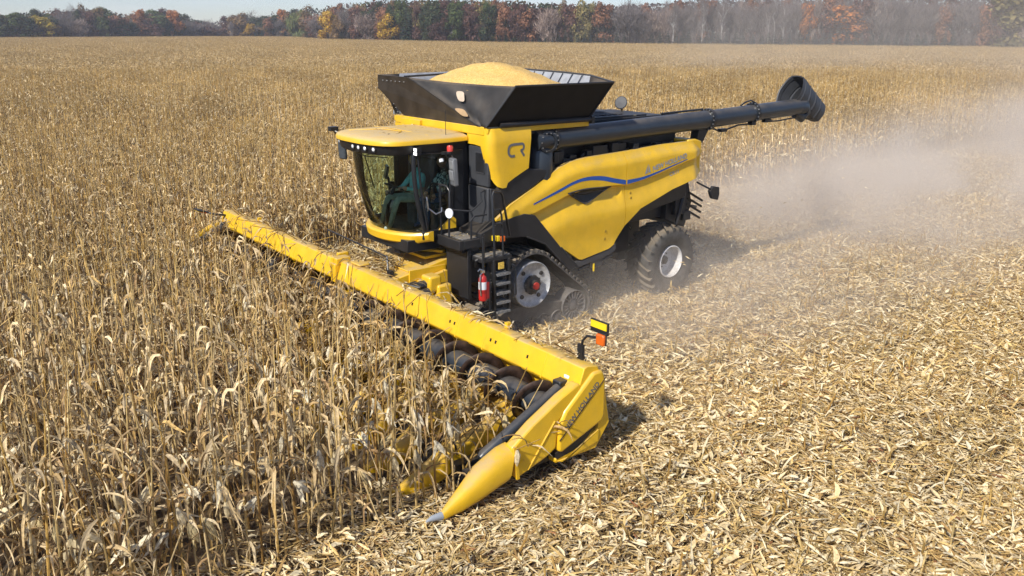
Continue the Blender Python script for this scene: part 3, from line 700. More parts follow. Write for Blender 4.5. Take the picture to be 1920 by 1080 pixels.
for i in range(25):
    v = -1.04 + 2.08 * i / 24; u = 2.53 - .42 * abs(v / .96) ** 2.2 ; wd = .03 * max(0, abs(v) - .8) / .2
    rings.append([(u - .02, v, 2.165 + wd), (u + .075, v, 2.15 + wd), (u + .10, v, 2.11 + wd), (u + .075, v, 1.99 + wd * 2), (u + .02, v, 1.955 + wd * 2), (u - .02, v, 1.98 + wd)])
m.loft(rings); P("lower_lip", m, pmat("bumper paint", (.76, .455, .012), .4, 0, .05, 3, dust=.35, coat=.2), cab)
for sg in (1, -1):
    m = MB(); V = []; n = 10
    for t in range(n + 1):
        k = t / n; a = bowp(sg * .955, k); V += [(1.56, sg * .975, 2.17 + 1.45 * k), (a[0], sg * .965, a[2])]
    m.add(V, [(2 * i, 2 * i + 1, 2 * i + 3, 2 * i + 2) for i in range(n)])
    d = P("door" if sg > 0 else "side_window", m, GLASS2, cab, smooth=60)
    if sg > 0:
        m = MB(); m.tube([(1.60, .99, 2.20), (1.60, .99, 3.58), (2.28, .985, 3.60), (2.22, .985, 3.0), (2.10, .985, 2.20), (1.60, .99, 2.20)], .022, 6); P("door_frame", m, BLK2, d)
        m = MB(); m.tube([(2.12, 1.0, 2.83), (2.14, 1.05, 2.78), (2.12, 1.05, 2.62), (2.1, 1.0, 2.58)], .014, 6); m.tube([(2.1, 1.02, 2.63), (1.98, 1.08, 2.52), (1.86, 1.08, 2.55), (1.84, 1.06, 2.62)], .014, 6); P("door_handle", m, CHROME, d)
        m = MB(); m.side([(1.88, 2.20), (1.50, 2.20), (1.50, 2.36), (1.58, 2.43)], .99, 1.02); P("kick_panel", m, YEL, d)
# wiper, monitor, seats, steering
m = MB(); m.tube([(2.66, .3, 3.60), (2.72, -.1, 3.5), (2.6, .0, 2.9)], .012, 5); m.tube([(2.78, -.55, 3.56), (2.86, .2, 3.53), (2.75, .75, 3.56)], .008, 5); P("wiper", m, BLK2, cab)
m = MB(); m.box((2.14, -.34, 3.12), (.05, .30, .24), rot=(0, R(-12), R(-25))); m.tube([(2.1, -.36, 3.02), (2.0, -.42, 2.7), (1.9, -.42, 2.6)], .025); P("monitor", m, BLK2, cab, bevel=.01)
def seat(u, v, name):
    m = MB(); m.box((u + .12, v, 2.58), (.5, .46, .12)); m.box((u - .16, v, 2.98), (.14, .46, .72), rot=(0, R(-10), 0)); m.box((u - .25, v, 3.42), (.09, .24, .18)); m.box((u + .1, v, 2.32), (.3, .3, .42)); P(name, m, SEATM, cab, bevel=.04)
seat(1.52, -.12, "operator_seat"); seat(1.42, .52, "instructor_seat")
m = MB(); m.box((1.75, -.50, 2.66), (.6, .14, .12)); m.box((1.95, -.50, 2.8), (.1, .1, .2)); P("armrest_console", m, BLK, cab, bevel=.02)
m = MB(); c0 = Vector((2.12, -.10, 2.86)); axx = Vector((-.45, 0, .9)).normalized(); ex = axx.cross(Vector((0, 1, 0))).normalized()
m.tube([c0 + (ex * math.cos(a) + Vector((0, 1, 0)) * math.sin(a)) * .19 for a in [2 * math.pi * k / 24 for k in range(25)]], .016, 6, cap=False)
m.tube([c0 + Vector((0, .19, 0)), c0, c0 - Vector((0, .19, 0))], .015, 6); m.tube([c0, (2.28, -.1, 2.55), (2.34, -.1, 2.13)], [.03, .05, .06], 8); P("steering_wheel", m, BLK2, cab)
# mirrors
for sg, uu in ((1, 1.72), (-1, 2.50)):
    m = MB()
    if sg > 0: m.tube([(1.62, .98, 3.5), (1.7, 1.2, 3.56), (1.72, 1.27, 3.5)], .016, 6); cm = (1.72, 1.29, 3.28); sz = (.10, .21, .50)
    else: m.tube([(2.55, -.98, 3.72), (2.72, -1.25, 3.85), (2.6, -1.32, 3.66)], .016, 6); m.box((2.72, -1.28, 3.88), (.16, .12, .08)); cm = (2.53, -1.31, 3.46); sz = (.07, .20, .36)
    mi = P("mirror_arm", m, BLK2, cab)
    m = MB(); m.box(cm, sz, rot=(0, R(4), R(-12 * sg))); P("mirror_shell", m, pmat("mirror back %d" % sg, (.13, .135, .145) if sg > 0 else (.05, .06, .07), .45, 0, .1), mi, bevel=.03)
    if sg > 0:
        m = MB(); m.box((cm[0] + .05, cm[1], cm[2] + .13), (.03, .17, .16), rot=(0, R(4), R(-12))); m.box((cm[0] + .05, cm[1], cm[2] - .06), (.03, .17, .18), rot=(0, R(8), R(-12))); P("mirror_facet", m, pmat("mirror facet", (.22, .225, .235), .4, 0, .1), mi, bevel=.012)

# ---- platforms, rails, ladder
m = MB(); m.bb((1.19, .99, 2.02), (1.86, 1.68, 2.10)); m.bb((1.80, .60, 1.94), (1.90, 1.70, 2.115)); m.bb((1.2, 1.64, 1.95), (1.80, 1.70, 2.11)); m.bb((1.4, .7, 1.86), (1.78, 1.6, 2.0))
pf = P("platform", m, BLK, bevel=.01)
m = MB()
m.bb((1.22, 1.0, 2.105), (1.78, 1.62, 2.118)); P("tread_plate", m, GRATE, pf)
m = MB(); m.bb((.93, 1.32, 1.72), (1.60, 1.96, 1.795)); lp = P("landing", m, BLK, bevel=.01)
m = MB(); m.bb((.96, 1.36, 1.799), (1.57, 1.93, 1.81)); P("tread_plate", m, GRATE, lp)
m = MB()
m.tube([(1.84, .66, 2.1), (1.85, .72, 2.98), (1.84, .80, 3.03), (1.83, 1.22, 3.03), (1.83, 1.30, 2.95), (1.85, 1.30, 2.1)], .020, 8)
m.tube([(1.84, .68, 2.58), (1.84, 1.30, 2.55)], .016, 8); m.tube([(1.84, 1.04, 2.1), (1.84, 1.02, 3.03)], .018, 8)
m.tube([(1.62, 1.66, 2.1), (1.62, 1.66, 2.45), (1.55, 1.66, 2.52), (1.28, 1.66, 2.52)], .018, 8)
m.tube([(1.84, 1.30, 2.62), (1.5, 1.5, 2.58), (1.3, 1.55, 2.75), (1.3, 1.52, 2.9), (1.2, 1.5, 2.93)], .016, 8)
m.tube([(1.32, 1.95, 1.80), (1.34, 1.92, 2.9), (1.30, 1.9, 2.97), (1.12, 1.86, 2.94), (1.06, 1.84, 2.86), (.86, 1.8, 2.1)], .022, 8)
m.tube([(1.33, 1.94, 2.65), (1.16, 1.9, 2.64), (1.12, 1.9, 2.5), (1.12, 1.95, 1.8)], .018, 8); m.tube([(1.33, 1.94, 2.4), (1.13, 1.93, 2.38)], .018, 8)
m.tube([(1.56, 1.95, 1.8), (1.56, 1.96, 2.25)], .02, 8); m.tube([(1.58, 1.96, .95), (1.58, 1.96, 2.2)], .022, 8)
P("handrail", m, BLK2)
m = MB(); m.lathe([(0, .012), (.088, .012), (.09, 0), (.088, -.012), (0, -.012)], (1.86, 1.33, 2.56), (1, .25, .05), 24); P("speed_plate", m, LABEL)
m = MB()
for u in (1.34, 1.0): m.side([(u - .022, .70), (u + .022, .70), (u + .04, 1.74), (u - .004, 1.74)], 1.93, 2.0)
m.tube([(.96, 1.99, 1.62), (.90, 2.02, 1.58), (.88, 2.02, 1.05), (.92, 2.0, .98)], .02, 8); m.bb((1.0, 1.70, 1.3), (1.34, 1.80, 1.72)); m.box((1.17, 1.8, 1.0), (.30, .05, .7))
ld = P("ladder", m, BLK2, bevel=.006)
for k in range(5):
    w = .775 + .178 * k; m = MB(); m.bb((1.02, 1.84, w - .02), (1.32, 2.03, w)); m.bb((1.02, 2.02, w - .035), (1.32, 2.04, w + .006))
    for j in range(5): m.bb((1.03, 1.86 + j * .035, w), (1.31, 1.872 + j * .035, w + .008))
    P("step", m, GRATE, ld)
m = MB(); m.box((1.2, 1.99, 1.63), (.12, .015, .12)); P("warning_label", m, pmat("warning sticker", (.75, .50, .08), .5, 0, .3, 30), ld)
m = MB(); m.bb((1.62, .98, 1.0), (1.70, 1.66, 1.92)); m.bb((1.30, 1.1, 1.28), (1.62, 1.6, 1.7)); m.tube([(1.55, 1.7, 1.6), (1.62, 1.8, 1.75), (1.5, 1.85, 1.82)], .03); P("mud_guard", m, BLK, bevel=.02)

# ---- feeder house and couplings
m = MB(); m.side([(2.85, .55), (2.85, 1.36), (2.1, 1.50), (1.0, 1.72), (.7, 1.72), (.7, 1.1), (1.9, .5)], -.72, .86)
fh = P("feeder_house", m, YEL2, bevel=.02)
m = MB(); m.box((2.05, .87, 1.15), (.8, .03, .7)); m.side([(2.5, .5), (2.3, 1.3), (1.7, 1.42), (1.35, 1.0), (1.9, .55)], .9, 1.0); P("side_plate", m, YEL2, fh, bevel=.01)
m = MB(); m.box((2.22, 1.25, 1.32), (.26, .30, .30)); m.box((2.05, 1.35, 1.05), (.3, .2, .5)); P("gearbox", m, YEL, fh, bevel=.04)
m = MB(); m.tube([(2.86, 1.12, 1.22), (2.5, 1.2, 1.28)], .11, 14); m.tube([(2.55, 1.19, 1.28), (2.3, 1.24, 1.3)], .085, 14); m.tube([(2.62, 1.5, 1.2), (2.45, 1.52, 1.22)], .11, 14); m.tube([(2.8, 1.0, 1.36), (2.55, 1.4, 1.32)], .03); P("drive_shaft", m, BLK2, fh)
m = MB(); m.bb((1.5, -.60, 1.605), (2.0, .70, 1.66)); m.box((1.75, .55, 1.72), (.12, .5, .05), rot=(0, 0, .6)); m.tube([(2.4, -.65, 1.47), (2.42, .8, 1.46)], .014, 6); m.tube([(1.45, -.6, 1.68), (2.2, .2, 1.52), (2.4, .3, 1.5)], .016, 6); P("top_cover", m, YEL2, fh, bevel=.008)

# ---- corn header
HR = R(-.36)
HW = 6.29
def hdr_beam():
    m = MB()
    sec = [(2.66, .62), (2.80, 1.30), (2.93, 1.50), (3.10, 1.535), (3.16, 1.515), (3.27, 1.20), (3.24, 1.15), (3.05, 1.10), (2.98, .62), (3.15, .42), (3.62, .36), (3.62, .30), (2.9, .30)]
    for a, b_ in ((-HW, -.62), (-.38, HW)): m.side(sec, a, b_)
    m.side([(2.62, .60), (2.76, 1.28), (2.90, 1.47), (3.12, 1.50), (3.22, 1.18), (3.03, 1.08), (2.96, .62)], -.62, -.38)
    return m
hd = P("header", hdr_beam(), YEL, bevel=.012); hd.rotation_euler = (HR, 0, 0)
def H(name, mb, mats, smooth=35, bevel=0, label=None): return P(name, mb, mats, hd, smooth, bevel, label)
m = MB(); m.box((3.10, -.5, 1.52), (.3, .22, .13)); m.box((3.22, -.5, 1.3), (.14, .2, .36)); m.box((2.95, -.72, 1.56), (.22, .1, .1)); m.box((3.0, .05, 1.56), (.22, .35, .035)); H("centre_bracket", m, YEL2, bevel=.02)
m = MB()
for v in (2.2, 3.3, 3.42, 4.35, 4.47, 5.2, -2.5, -3.7, -5.4): m.box((3.215, v, 1.36), (.03, .022, .045), rot=(0, R(-18), 0))
H("beam_slot", m, BLK2)
m = MB()
for v in (-5.9, -4.2, -2.3, 1.8, 3.5, 4.2, 5.55): m.side([(3.10, 1.52), (3.17, 1.51), (3.285, 1.18), (3.25, 1.14), (3.06, 1.09)], v - .012, v + .012)
for v in (4.45, -4.6): m.box((2.98, v, 1.57), (.08, .07, .09))
H("beam_rib", m, YEL, bevel=.005)
# row deck: dark
m = MB(); m.bb((3.60, -6.15, .28), (3.95, 6.15, .40))
for i in range(16):
    v = -5.715 + .762 * i; m.bb((3.9, v - .20, .26), (4.75, v - .06, .36)); m.bb((3.9, v + .06, .26), (4.75, v + .20, .36)); m.tube([(3.9, v - .1, .2), (4.8, v - .05, .18)], .05, 6); m.tube([(3.9, v + .1, .2), (4.8, v + .05, .18)], .05, 6)
H("row_unit", m, BLK2)
# cross auger: tube and two opposed flights
AU, AWZ = 3.42, .90
m = MB(); m.tube([(AU, -6.05, AWZ), (AU, 6.05, AWZ)], .17, 20); H("auger_tube", m, AUG)
for sg in (1, -1):
    m = MB(); V = []; F = []; n = 330; pitch = .64
    for i in range(n + 1):
        v = .55 + (6.0 - .55) * i / n; a = 2 * math.pi * v / pitch * 1 + (2.2 if sg > 0 else 2.2); c_, s_ = math.cos(a), math.sin(a)
        for r in (.165, .325): V.append((AU + r * c_, sg * v, AWZ + r * s_))
    F = [(2 * i, 2 * i + 1, 2 * i + 3, 2 * i + 2) for i in range(n)]; m.add(V, F)
    o = H("auger_flight", m, RUSTB, smooth=30); s = o.modifiers.new("thick", 'SOLIDIFY'); s.thickness = .008
# snouts between rows
def snout_mb(v0):
    m = MB(); rings = []
    for u, w, hw, ht in ((5.52, .13, .015, .02), (5.40, .16, .06, .06), (5.15, .25, .11, .12), (4.85, .40, .15, .17), (4.60, .56, .165, .20), (4.35, .62, .16, .20), (3.95, .66, .13, .18), (3.62, .70, .10, .16)):
        ring = []
        for k in range(13):
            a = math.pi * k / 12; ring.append((u, v0 + hw * math.cos(a), w - ht + (ht * 1.05) * math.sin(a) ** .8))
        ring += [(u, v0 - hw * .9, w - ht - .12), (u, v0 + hw * .9, w - ht - .12)]
        rings.append(ring)
    m.loft(rings); return m
for i in range(1, 16):
    o = H("snout", snout_mb(-6.096 + .762 * i), YEL, smooth=50)
    m = MB(); v0 = -6.096 + .762 * i; m.tube([(4.64, v0 - .17, .42), (4.63, v0 - .12, .535), (4.62, v0, .575), (4.63, v0 + .12, .535), (4.64, v0 + .17, .42)], .012, 5); H("snout_hinge", m, RUSTB)
# end dividers
for sg in (1, -1):
    def S(v): return sg * v
    t = MB()
    # cone snout
    rings = []
    for u, w0, w1, va, vb in ((5.38, .10, .20, 6.20, 6.28), (5.10, .12, .37, 6.10, 6.31), (4.80, .18, .58, 6.02, 6.325), (4.45, .25, .72, 5.98, 6.33), (4.30, .29, .745, 5.98, 6.33)):
        ring = []
        vm, hv = (va + vb) / 2, (vb - va) / 2; hm, hh = (w0 + w1) / 2, (w1 - w0) / 2
        for k in range(20):
            a = 2 * math.pi * k / 20; c_, s_ = math.cos(a), math.sin(a)
            ring.append((u + (.12 * (.5 - (s_ * .5)) if u < 4.5 else 0), S(vm + hv * math.copysign(abs(c_) ** (.75 if s_ > 0 else .5), c_)), hm + hh * math.copysign(abs(s_) ** (.95 if s_ > 0 else .5), s_)))
        rings.append(ring)
    t.loft(rings); H("end_snout", t, YEL, smooth=50)
    t = MB(); t.loft([[(5.60, S(6.245 + .01 * math.cos(a)), .155 + .01 * math.sin(a)) for a in [2 * math.pi * k / 14 for k in range(14)]], [(5.52, S(6.24 + .035 * math.cos(a)), .165 + .035 * math.sin(a)) for a in [2 * math.pi * k / 14 for k in range(14)]], [(5.375, S(6.24 + .045 * math.cos(a)), .15 + .055 * math.sin(a)) for a in [2 * math.pi * k / 14 for k in range(14)]]]); H("snout_tip", t, pmat("grey snout tip", (.33, .36, .40), .5, 0, .1), smooth=50)
    # divider shield
    t = MB(); y0, y1 = sorted((S(6.14), S(6.30)))
    t.side([(4.36, .74), (4.02, .97), (3.55, 1.22), (3.25, 1.34), (3.15, 1.20), (3.58, .90), (3.62, .52), (3.78, .44), (4.28, .29)], y0, y1)
    sh = H("divider_shield", t, YEL, bevel=.03)
    t = MB(); t.side([(4.30, .76), (4.345, .76), (4.29, .30), (4.245, .30)], *sorted((S(6.295), S(6.325)))); t.tube([(3.66, S(6.305), .92), (4.1, S(6.305), .37)], .010, 6); H("shield_rib", t, YEL)
    # rear end panel
    t = MB(); y0, y1 = sorted((S(6.0), S(6.335)))
    t.side([(3.60, .84), (3.60, .47), (3.54, .45), (2.84, .70), (2.79, .78), (2.80, 1.30), (2.86, 1.44), (3.02, 1.44), (3.50, 1.02)], *sorted((S(6.20), S(6.335)))); t.side([(2.80, 1.2), (2.82, 1.47), (3.08, 1.47), (3.30, 1.22), (3.2, 1.0)], y0, S(6.22) if sg > 0 else y1)
    ep = H("end_panel", t, YEL, bevel=.035)
    t = MB(); t.side([(3.62, .44), (3.60, .34), (3.42, .33), (2.87, .60), (2.87, .70)], *sorted((S(6.15), S(6.29)))); t.box((3.3, S(6.1), .32), (.6, .1, .2)); H("lower_slot", t, BLK)
    t = MB(); t.side([(3.60, .33), (3.52, .29), (2.87, .40), (2.87, .58), (3.40, .325)], *sorted((S(6.16), S(6.31)))); H("lower_skirt", t, YEL, bevel=.01)
    # black lifting auger arm
    t = MB(); a0, a1 = Vector((4.58, S(6.0), .60)), Vector((3.32, S(6.0), 1.20)); t.tube([a0 + (a0 - a1) * .04, a0, a1], [.05, .075, .075], 14)
    V = []
    for i in range(161):
        f = i / 160; c_ = a0 + (a1 - a0) * f; d_ = (a1 - a0).normalized(); n1 = Vector((0, 1, 0)); n2 = d_.cross(n1); a = 2 * math.pi * f * 7
        for r in (.07, .10): V.append(c_ + (n1 * math.cos(a) + n2 * math.sin(a)) * r)
    lf = H("lifting_auger", t, AUG)
    t = MB(); t.box((3.28, S(5.98), 1.22), (.18, .16, .16)); t.tube([(3.35, S(5.98), 1.16), (3.15, S(5.9), 1.27)], .07, 10); t.box((3.20, S(5.82), 1.2), (.1, .14, .1)); H("motor", t, BLK2, bevel=.02)
    t = MB(); t.box((3.16, S(6.02), 1.33), (.14, .10, .05)); H("motor_label", t, LABEL, bevel=.01)
    # marker lamp
    n_before = len(bpy.data.objects)
    t = MB(); t.bb((2.93, S(5.94), 1.45), (2.97, S(6.04), 1.72)); t.tube([(2.95, S(6.0), 1.66), (2.95, S(6.02), 1.78), (2.95, S(6.10), 1.87), (2.95, S(6.30), 1.90)], .018, 8); t.tube([(2.96, S(6.03), 1.66), (2.94, S(6.08), 1.5), (2.92, S(6.14), 1.40)], .006, 5); H("marker_bracket", t, BLK2)
    t = MB(); t.box((2.97, S(6.38), 1.90), (.06, .15, .15)); H("marker_lamp", t, ORG, bevel=.02)
    t = MB(); t.bb((2.94, S(6.305), 1.83), (2.965, S(6.46), 1.985)); t.box((2.93, S(6.31), 2.05), (.03, .32, .17)); H("marker_plate", t, BLK, bevel=.004)
    t = MB(); t.box((2.95, S(6.31), 2.075), (.012, .29, .09)); H("marker_reflector", t, YREF)
    if sg < 0:      # on the far end the marker arm is folded forward and down
        for nm in ('marker_bracket.001', 'marker_lamp.001', 'marker_plate.001', 'marker_reflector.001'):
            ob = bpy.data.objects[nm]; ob.data.transform(Matrix.Translation((3.15, -6.15, 1.42)) @ Matrix.Rotation(R(78), 4, 'Y') @ Matrix.Translation((-2.95, 6.0, -1.5)))
    if sg > 0:
        # lettering runs along the diagonal groove
        a_, b_ = Vector((3.52, .69)), Vector((2.92, 1.235)); d2 = (b_ - a_).normalized(); n2 = Vector((d2.y, -d2.x)); n2 = n2 if n2.y > 0 else -n2
        def plc2(x, y):
            q = a_ + d2 * (x + .06) + n2 * (y + .016); return (q.x, 6.3385, q.y)
        H("lettering", text_mb("NEW HOLLAND", .105, plc2, bold=.003), GLET, smooth=None)
        t = MB(); t.tube([(a_.x + .08, 6.336, a_.y - .06), (2.80, 6.336, 1.33)], .008, 6); H("panel_groove", t, RUSTB)
        def plc3(x, y):
            q = Vector((4.24, .47)) + d2 * x * .9 + n2 * y; return (q.x, 6.3035, q.y)
        H("model_lettering", text_mb("980", .075, plc3), YEL2, smooth=None)
# centre guard frame on the header
t = MB(); t.tube([(2.70, -1.78, 1.50), (2.68, -1.84, 1.80), (2.68, .50, 1.72), (2.74, .62, 1.44)], .018, 6); t.box((2.72, .66, 1.46), (.08, .12, .1))
for k in range(5): t.tube([(2.7, .50 + .0 * k, 1.70 - k * .05), (2.72, .6, 1.66 - k * .05)], .006, 4)
H("guard_frame", t, BLK2)
# far end trim seen beyond the corn
# ================================================================== loose things on the machine
heap = MB(); V = []; F = []; nr, na = 34, 72; rr = random.Random(5)
def heap_h(u, v):
    x, y = (u + .10) / 1.22, (v - .0) / 1.66; d = math.hypot(x, y)
    return 5.145 - .47 * (d * d + .035) ** .68 + .012 * math.sin(9 * u + 3 * v) + .01 * math.sin(15 * v - 4 * u)
for i in range(nr + 1):
    for k in range(na):
        a = 2 * math.pi * k / na; r = i / nr; c_, s_ = math.cos(a), math.sin(a)
        q = (abs(c_) ** 3 + abs(s_) ** 3) ** (-1 / 3)
        u = -.18 + 1.25 * r * c_ * q; v = 1.66 * r * s_ * q
        V.append((u, v, heap_h(u, v) + rr.uniform(-.006, .006)))
for i in range(nr):
    for k in range(na):
        j = (k + 1) % na; F.append((i * na + k, (i + 1) * na + k, (i + 1) * na + j, i * na + j))
heap.add(V, F)
ho = heap.build("grain_heap", GRAIN, None, smooth=60); ho.matrix_world = VM
tag(ho, "golden heap of shelled corn piled above the grain tank", "grain heap")
# fire extinguisher hung beside the ladder
ex_ = empty("fire_extinguisher", veh(1.62, 2.0, 1.05), VYAW); tag(ex_, "red fire extinguisher with white label hanging beside the ladder", "fire extinguisher")
m = MB(); m.lathe([(0, 0), (.06, 0), (.075, .02), (.075, .40), (.06, .45), (.028, .48), (.028, .52), (0, .52)], (0, 0, 0), (0, 0, 1), 20); P("cylinder", m, RED, ex_)
m = MB(); m.lathe([(.0765, .22), (.0765, .36)], (0, 0, 0), (0, 0, 1), 20); P("paper_label", m, LABEL, ex_)
m = MB(); m.lathe([(.079, .15), (.079, .20)], (0, 0, 0), (0, 0, 1), 20); m.box((-.06, 0, .2), (.05, .16, .3)); P("strap", m, pmat("red bracket", (.3, .012, .012), .5), ex_)
m = MB(); m.box((0, 0, .54), (.06, .05, .05)); m.tube([(.0, .0, .56), (.08, .02, .60), (.13, .03, .57)], .012, 6); m.tube([(0, 0, .53), (.09, .04, .50), (.10, .05, .3), (.08, .05, .12)], .012, 6); P("valve", m, CHROME, ex_)

# ---- two people in the cab
SKIN = pmat("skin", (.46, .27, .19), .55, 0, .05); HAIR = pmat("brown hair", (.05, .03, .018), .7, 0, .2, 40)
def person(name, label, base, joints, radii, edges, shirt, trouser, head, hairmat=HAIR, waist=.16, boots=None):
    t = empty(name, veh(*base), VYAW); tag(t, label, "person")
    me = bpy.data.meshes.new("body"); me.from_pydata(joints, edges, []); o = bpy.data.objects.new("body", me); col.objects.link(o)
    o.modifiers.new("skin", 'SKIN'); sv = me.skin_vertices[0].data
    for i, r in enumerate(radii): sv[i].radius = (r, r) if not isinstance(r, tuple) else r; sv[i].use_root = (i == 0)
    o.modifiers.new("sub", 'SUBSURF').levels = 2
    bpy.context.view_layer.update()
    m2 = bpy.data.meshes.new_from_object(o.evaluated_get(bpy.context.evaluated_depsgraph_get())); bpy.data.objects.remove(o)
    # head with face, joined into the same body mesh
    bm = bmesh.new(); bm.from_mesh(m2); n0 = len(bm.verts); hx, hy, hz = head
    geo = bmesh.ops.create_icosphere(bm, subdivisions=3, radius=1)
    for v in geo['verts']:
        x, y, z = v.co; sx_ = .098; sy_ = .075 - .012 * (z < -.3); sz_ = .118
        nose = .020 * math.exp(-((y / .22) ** 2 + ((z + .12) / .24) ** 2)) * (x > .3); eye = -.008 * (x > .3) * (math.exp(-(((y - .38) / .2) ** 2 + ((z - .12) / .14) ** 2)) + math.exp(-(((y + .38) / .2) ** 2 + ((z - .12) / .14) ** 2)))
        mouth = -.005 * (x > .3) * math.exp(-((y / .4) ** 2 + ((z + .48) / .07) ** 2)); ear = .014 * math.exp(-((x / .2) ** 2 + (z / .25) ** 2)) * (abs(y) > .8)
        v.co = (hx + x * sx_ + nose + eye + mouth, hy + y * sy_ + math.copysign(ear, y), hz + z * sz_)
    bm.faces.ensure_lookup_table()
    hands = [joints[i] for i in (7, 10)]
    for f in bm.faces:
        f.smooth = True; c_ = f.calc_center_median(); hd_ = max(v.index for v in f.verts) >= n0 or any(v in set() for v in f.verts)
        if c_.z > hz - .14: f.material_index = 0
        elif min((c_ - Vector(h)).length for h in hands) < .085: f.material_index = 0
        elif c_.z < .12 + waist or (c_.x > .30 and c_.z < .20): f.material_index = 2
        else: f.material_index = 1
        if boots and c_.z < boots: f.material_index = 3
    bm.to_mesh(m2); bm.free()
    for x in (SKIN, shirt, trouser, BLK2): m2.materials.append(x)
    bo = link("body", m2, t)
    hm = MB(); V = []; F = []
    for i in range(9):
        for k in range(24):
            a = 2 * math.pi * k / 24; e = R(90) - R(95) * i / 8 * (1.0 if abs(a - math.pi) < 1.7 else .62)
            V.append((hx - .006 + .106 * math.cos(e) * math.cos(a), hy + .084 * math.cos(e) * math.sin(a), hz + .012 + .122 * math.sin(e)))
    for i in range(8):
        for k in range(24): F.append((i * 24 + k, i * 24 + (k + 1) % 24, i * 24 + 24 + (k + 1) % 24, i * 24 + 24 + k))
    hm.add(V, F); P("hair", hm, hairmat, t, smooth=60)
    # five curled fingers on each hand, merged in one mesh per hand
    for hnd, fw in ((joints[7], joints[6]), (joints[10], joints[9])):
        d_ = (Vector(hnd) - Vector(fw)).normalized(); s_ = d_.cross(Vector((0, 0, 1))).normalized(); up = s_.cross(d_); fm = MB()
        for q in range(4):
            b0 = Vector(hnd) + d_ * .03 + s_ * (.024 - .016 * q); L = (.062, .07, .066, .05)[q]
            fm.tube([b0, b0 + d_ * L * .5 - up * .01, b0 + d_ * L * .75 - up * .035, b0 + d_ * L * .6 - up * .06], [.010, .0095, .009, .007], 6)
        b0 = Vector(hnd) + s_ * .03; fm.tube([b0, b0 + d_ * .03 + s_ * .022 - up * .015, b0 + d_ * .055 + s_ * .015 - up * .04], [.012, .011, .008], 6)
        P("fingers", fm, SKIN, t)
    return t
# joints relative to hip centre on the seat; x forward, y left, z up
def sit(lh, rh, lk, rk, lf_, rf_):
    J = [(0, 0, .10), (.0, 0, .28), (-.03, 0, .45), (-.02, 0, .56), (0, 0, .66),           # 0 pelvis 1 waist 2 chest 3 neck base 4 neck
         (-.02, .19, .50), ((lh[0]) * .45, .25, .22 + lh[2] * .15), lh,                       # 5 L shoulder 6 L elbow 7 L hand
         (-.02, -.19, .50), ((rh[0]) * .45, -.25, .22 + rh[2] * .15), rh,
         (.05, .10, .09), lk, lf_, (lf_[0] + .12, lf_[1], lf_[2] - .02), (.05, -.10, .09), rk, rf_, (rf_[0] + .12, rf_[1], rf_[2] - .02)]
    Rr = [(.15, .12), (.14, .11), (.165, .12), (.08, .08), (.055, .055), .065, .046, .036, .065, .046, .036, .09, .065, .045, .035, .09, .065, .045, .035]
    E_ = [(0, 1), (1, 2), (2, 3), (3, 4), (2, 5), (5, 6), (6, 7), (2, 8), (8, 9), (9, 10), (0, 11), (11, 12), (12, 13), (13, 14), (0, 15), (15, 16), (16, 17), (17, 18)]
    return J, Rr, E_
TEAL = pmat("teal shirt", (.20, .60, .62), .85, 0, .15, 12); GTR = pmat("grey green trousers", (.33, .39, .32), .9, 0, .15, 12)
JEAN = pmat("blue jeans", (.035, .075, .16), .9, 0, .25, 20)
PLAID, nt, p, _o = newmat("patterned teal and white shirt"); vv_ = nt.nodes.new("ShaderNodeTexVoronoi"); vv_.inputs['Scale'].default_value = 28
tc = nt.nodes.new("ShaderNodeTexCoord"); nt.links.new(tc.outputs['Object'], vv_.inputs['Vector']); sx = nt.nodes.new("ShaderNodeSeparateColor"); nt.links.new(vv_.outputs['Color'], sx.inputs[0])
nt.links.new(mixrgb(nt, (.03, .07, .08), (.50, .62, .62), maprange(nt, sx.outputs[0], .45, .55)), p.inputs['Base Color']); p.inputs['Roughness'].default_value = .9
J, Rr, E_ = sit((.46, .22, .34), (.42, -.30, .22), (.55, .17, .13), (.56, -.15, .13), (.74, .19, -.36), (.70, -.17, -.36))
person("person", "seated person in teal shirt and grey green trousers behind the windscreen", (1.70, .04, 2.56), J, Rr, E_, TEAL, GTR, (.06, 0, .80), boots=-.42)
J, Rr, E_ = sit((.36, .12, .20), (.36, -.10, .20), (.46, .14, .12), (.46, -.10, .12), (.50, .16, -.34), (.50, -.10, -.34))
person("person", "seated person in patterned shirt and blue jeans behind the door glass", (1.42, .52, 2.56), J, Rr, E_, PLAID, JEAN, (.04, 0, .80), boots=-.40)

# ================================================================== GROUND
def sheet_obj(name, pts, z, mt):
    me = bpy.data.meshes.new(name); me.from_pydata([(x, y, z) for x, y in pts], [], [tuple(range(len(pts)))]); me.materials.append(mt)
    o = bpy.data.objects.new(name, me); col.objects.link(o); return tag(o, kind="structure")
gm = MB(); NG = 60
sheet_obj("ground", [(-2600, -60), (2600, -60), (2600, 3200), (-2600, 3200)], 0, SOIL)

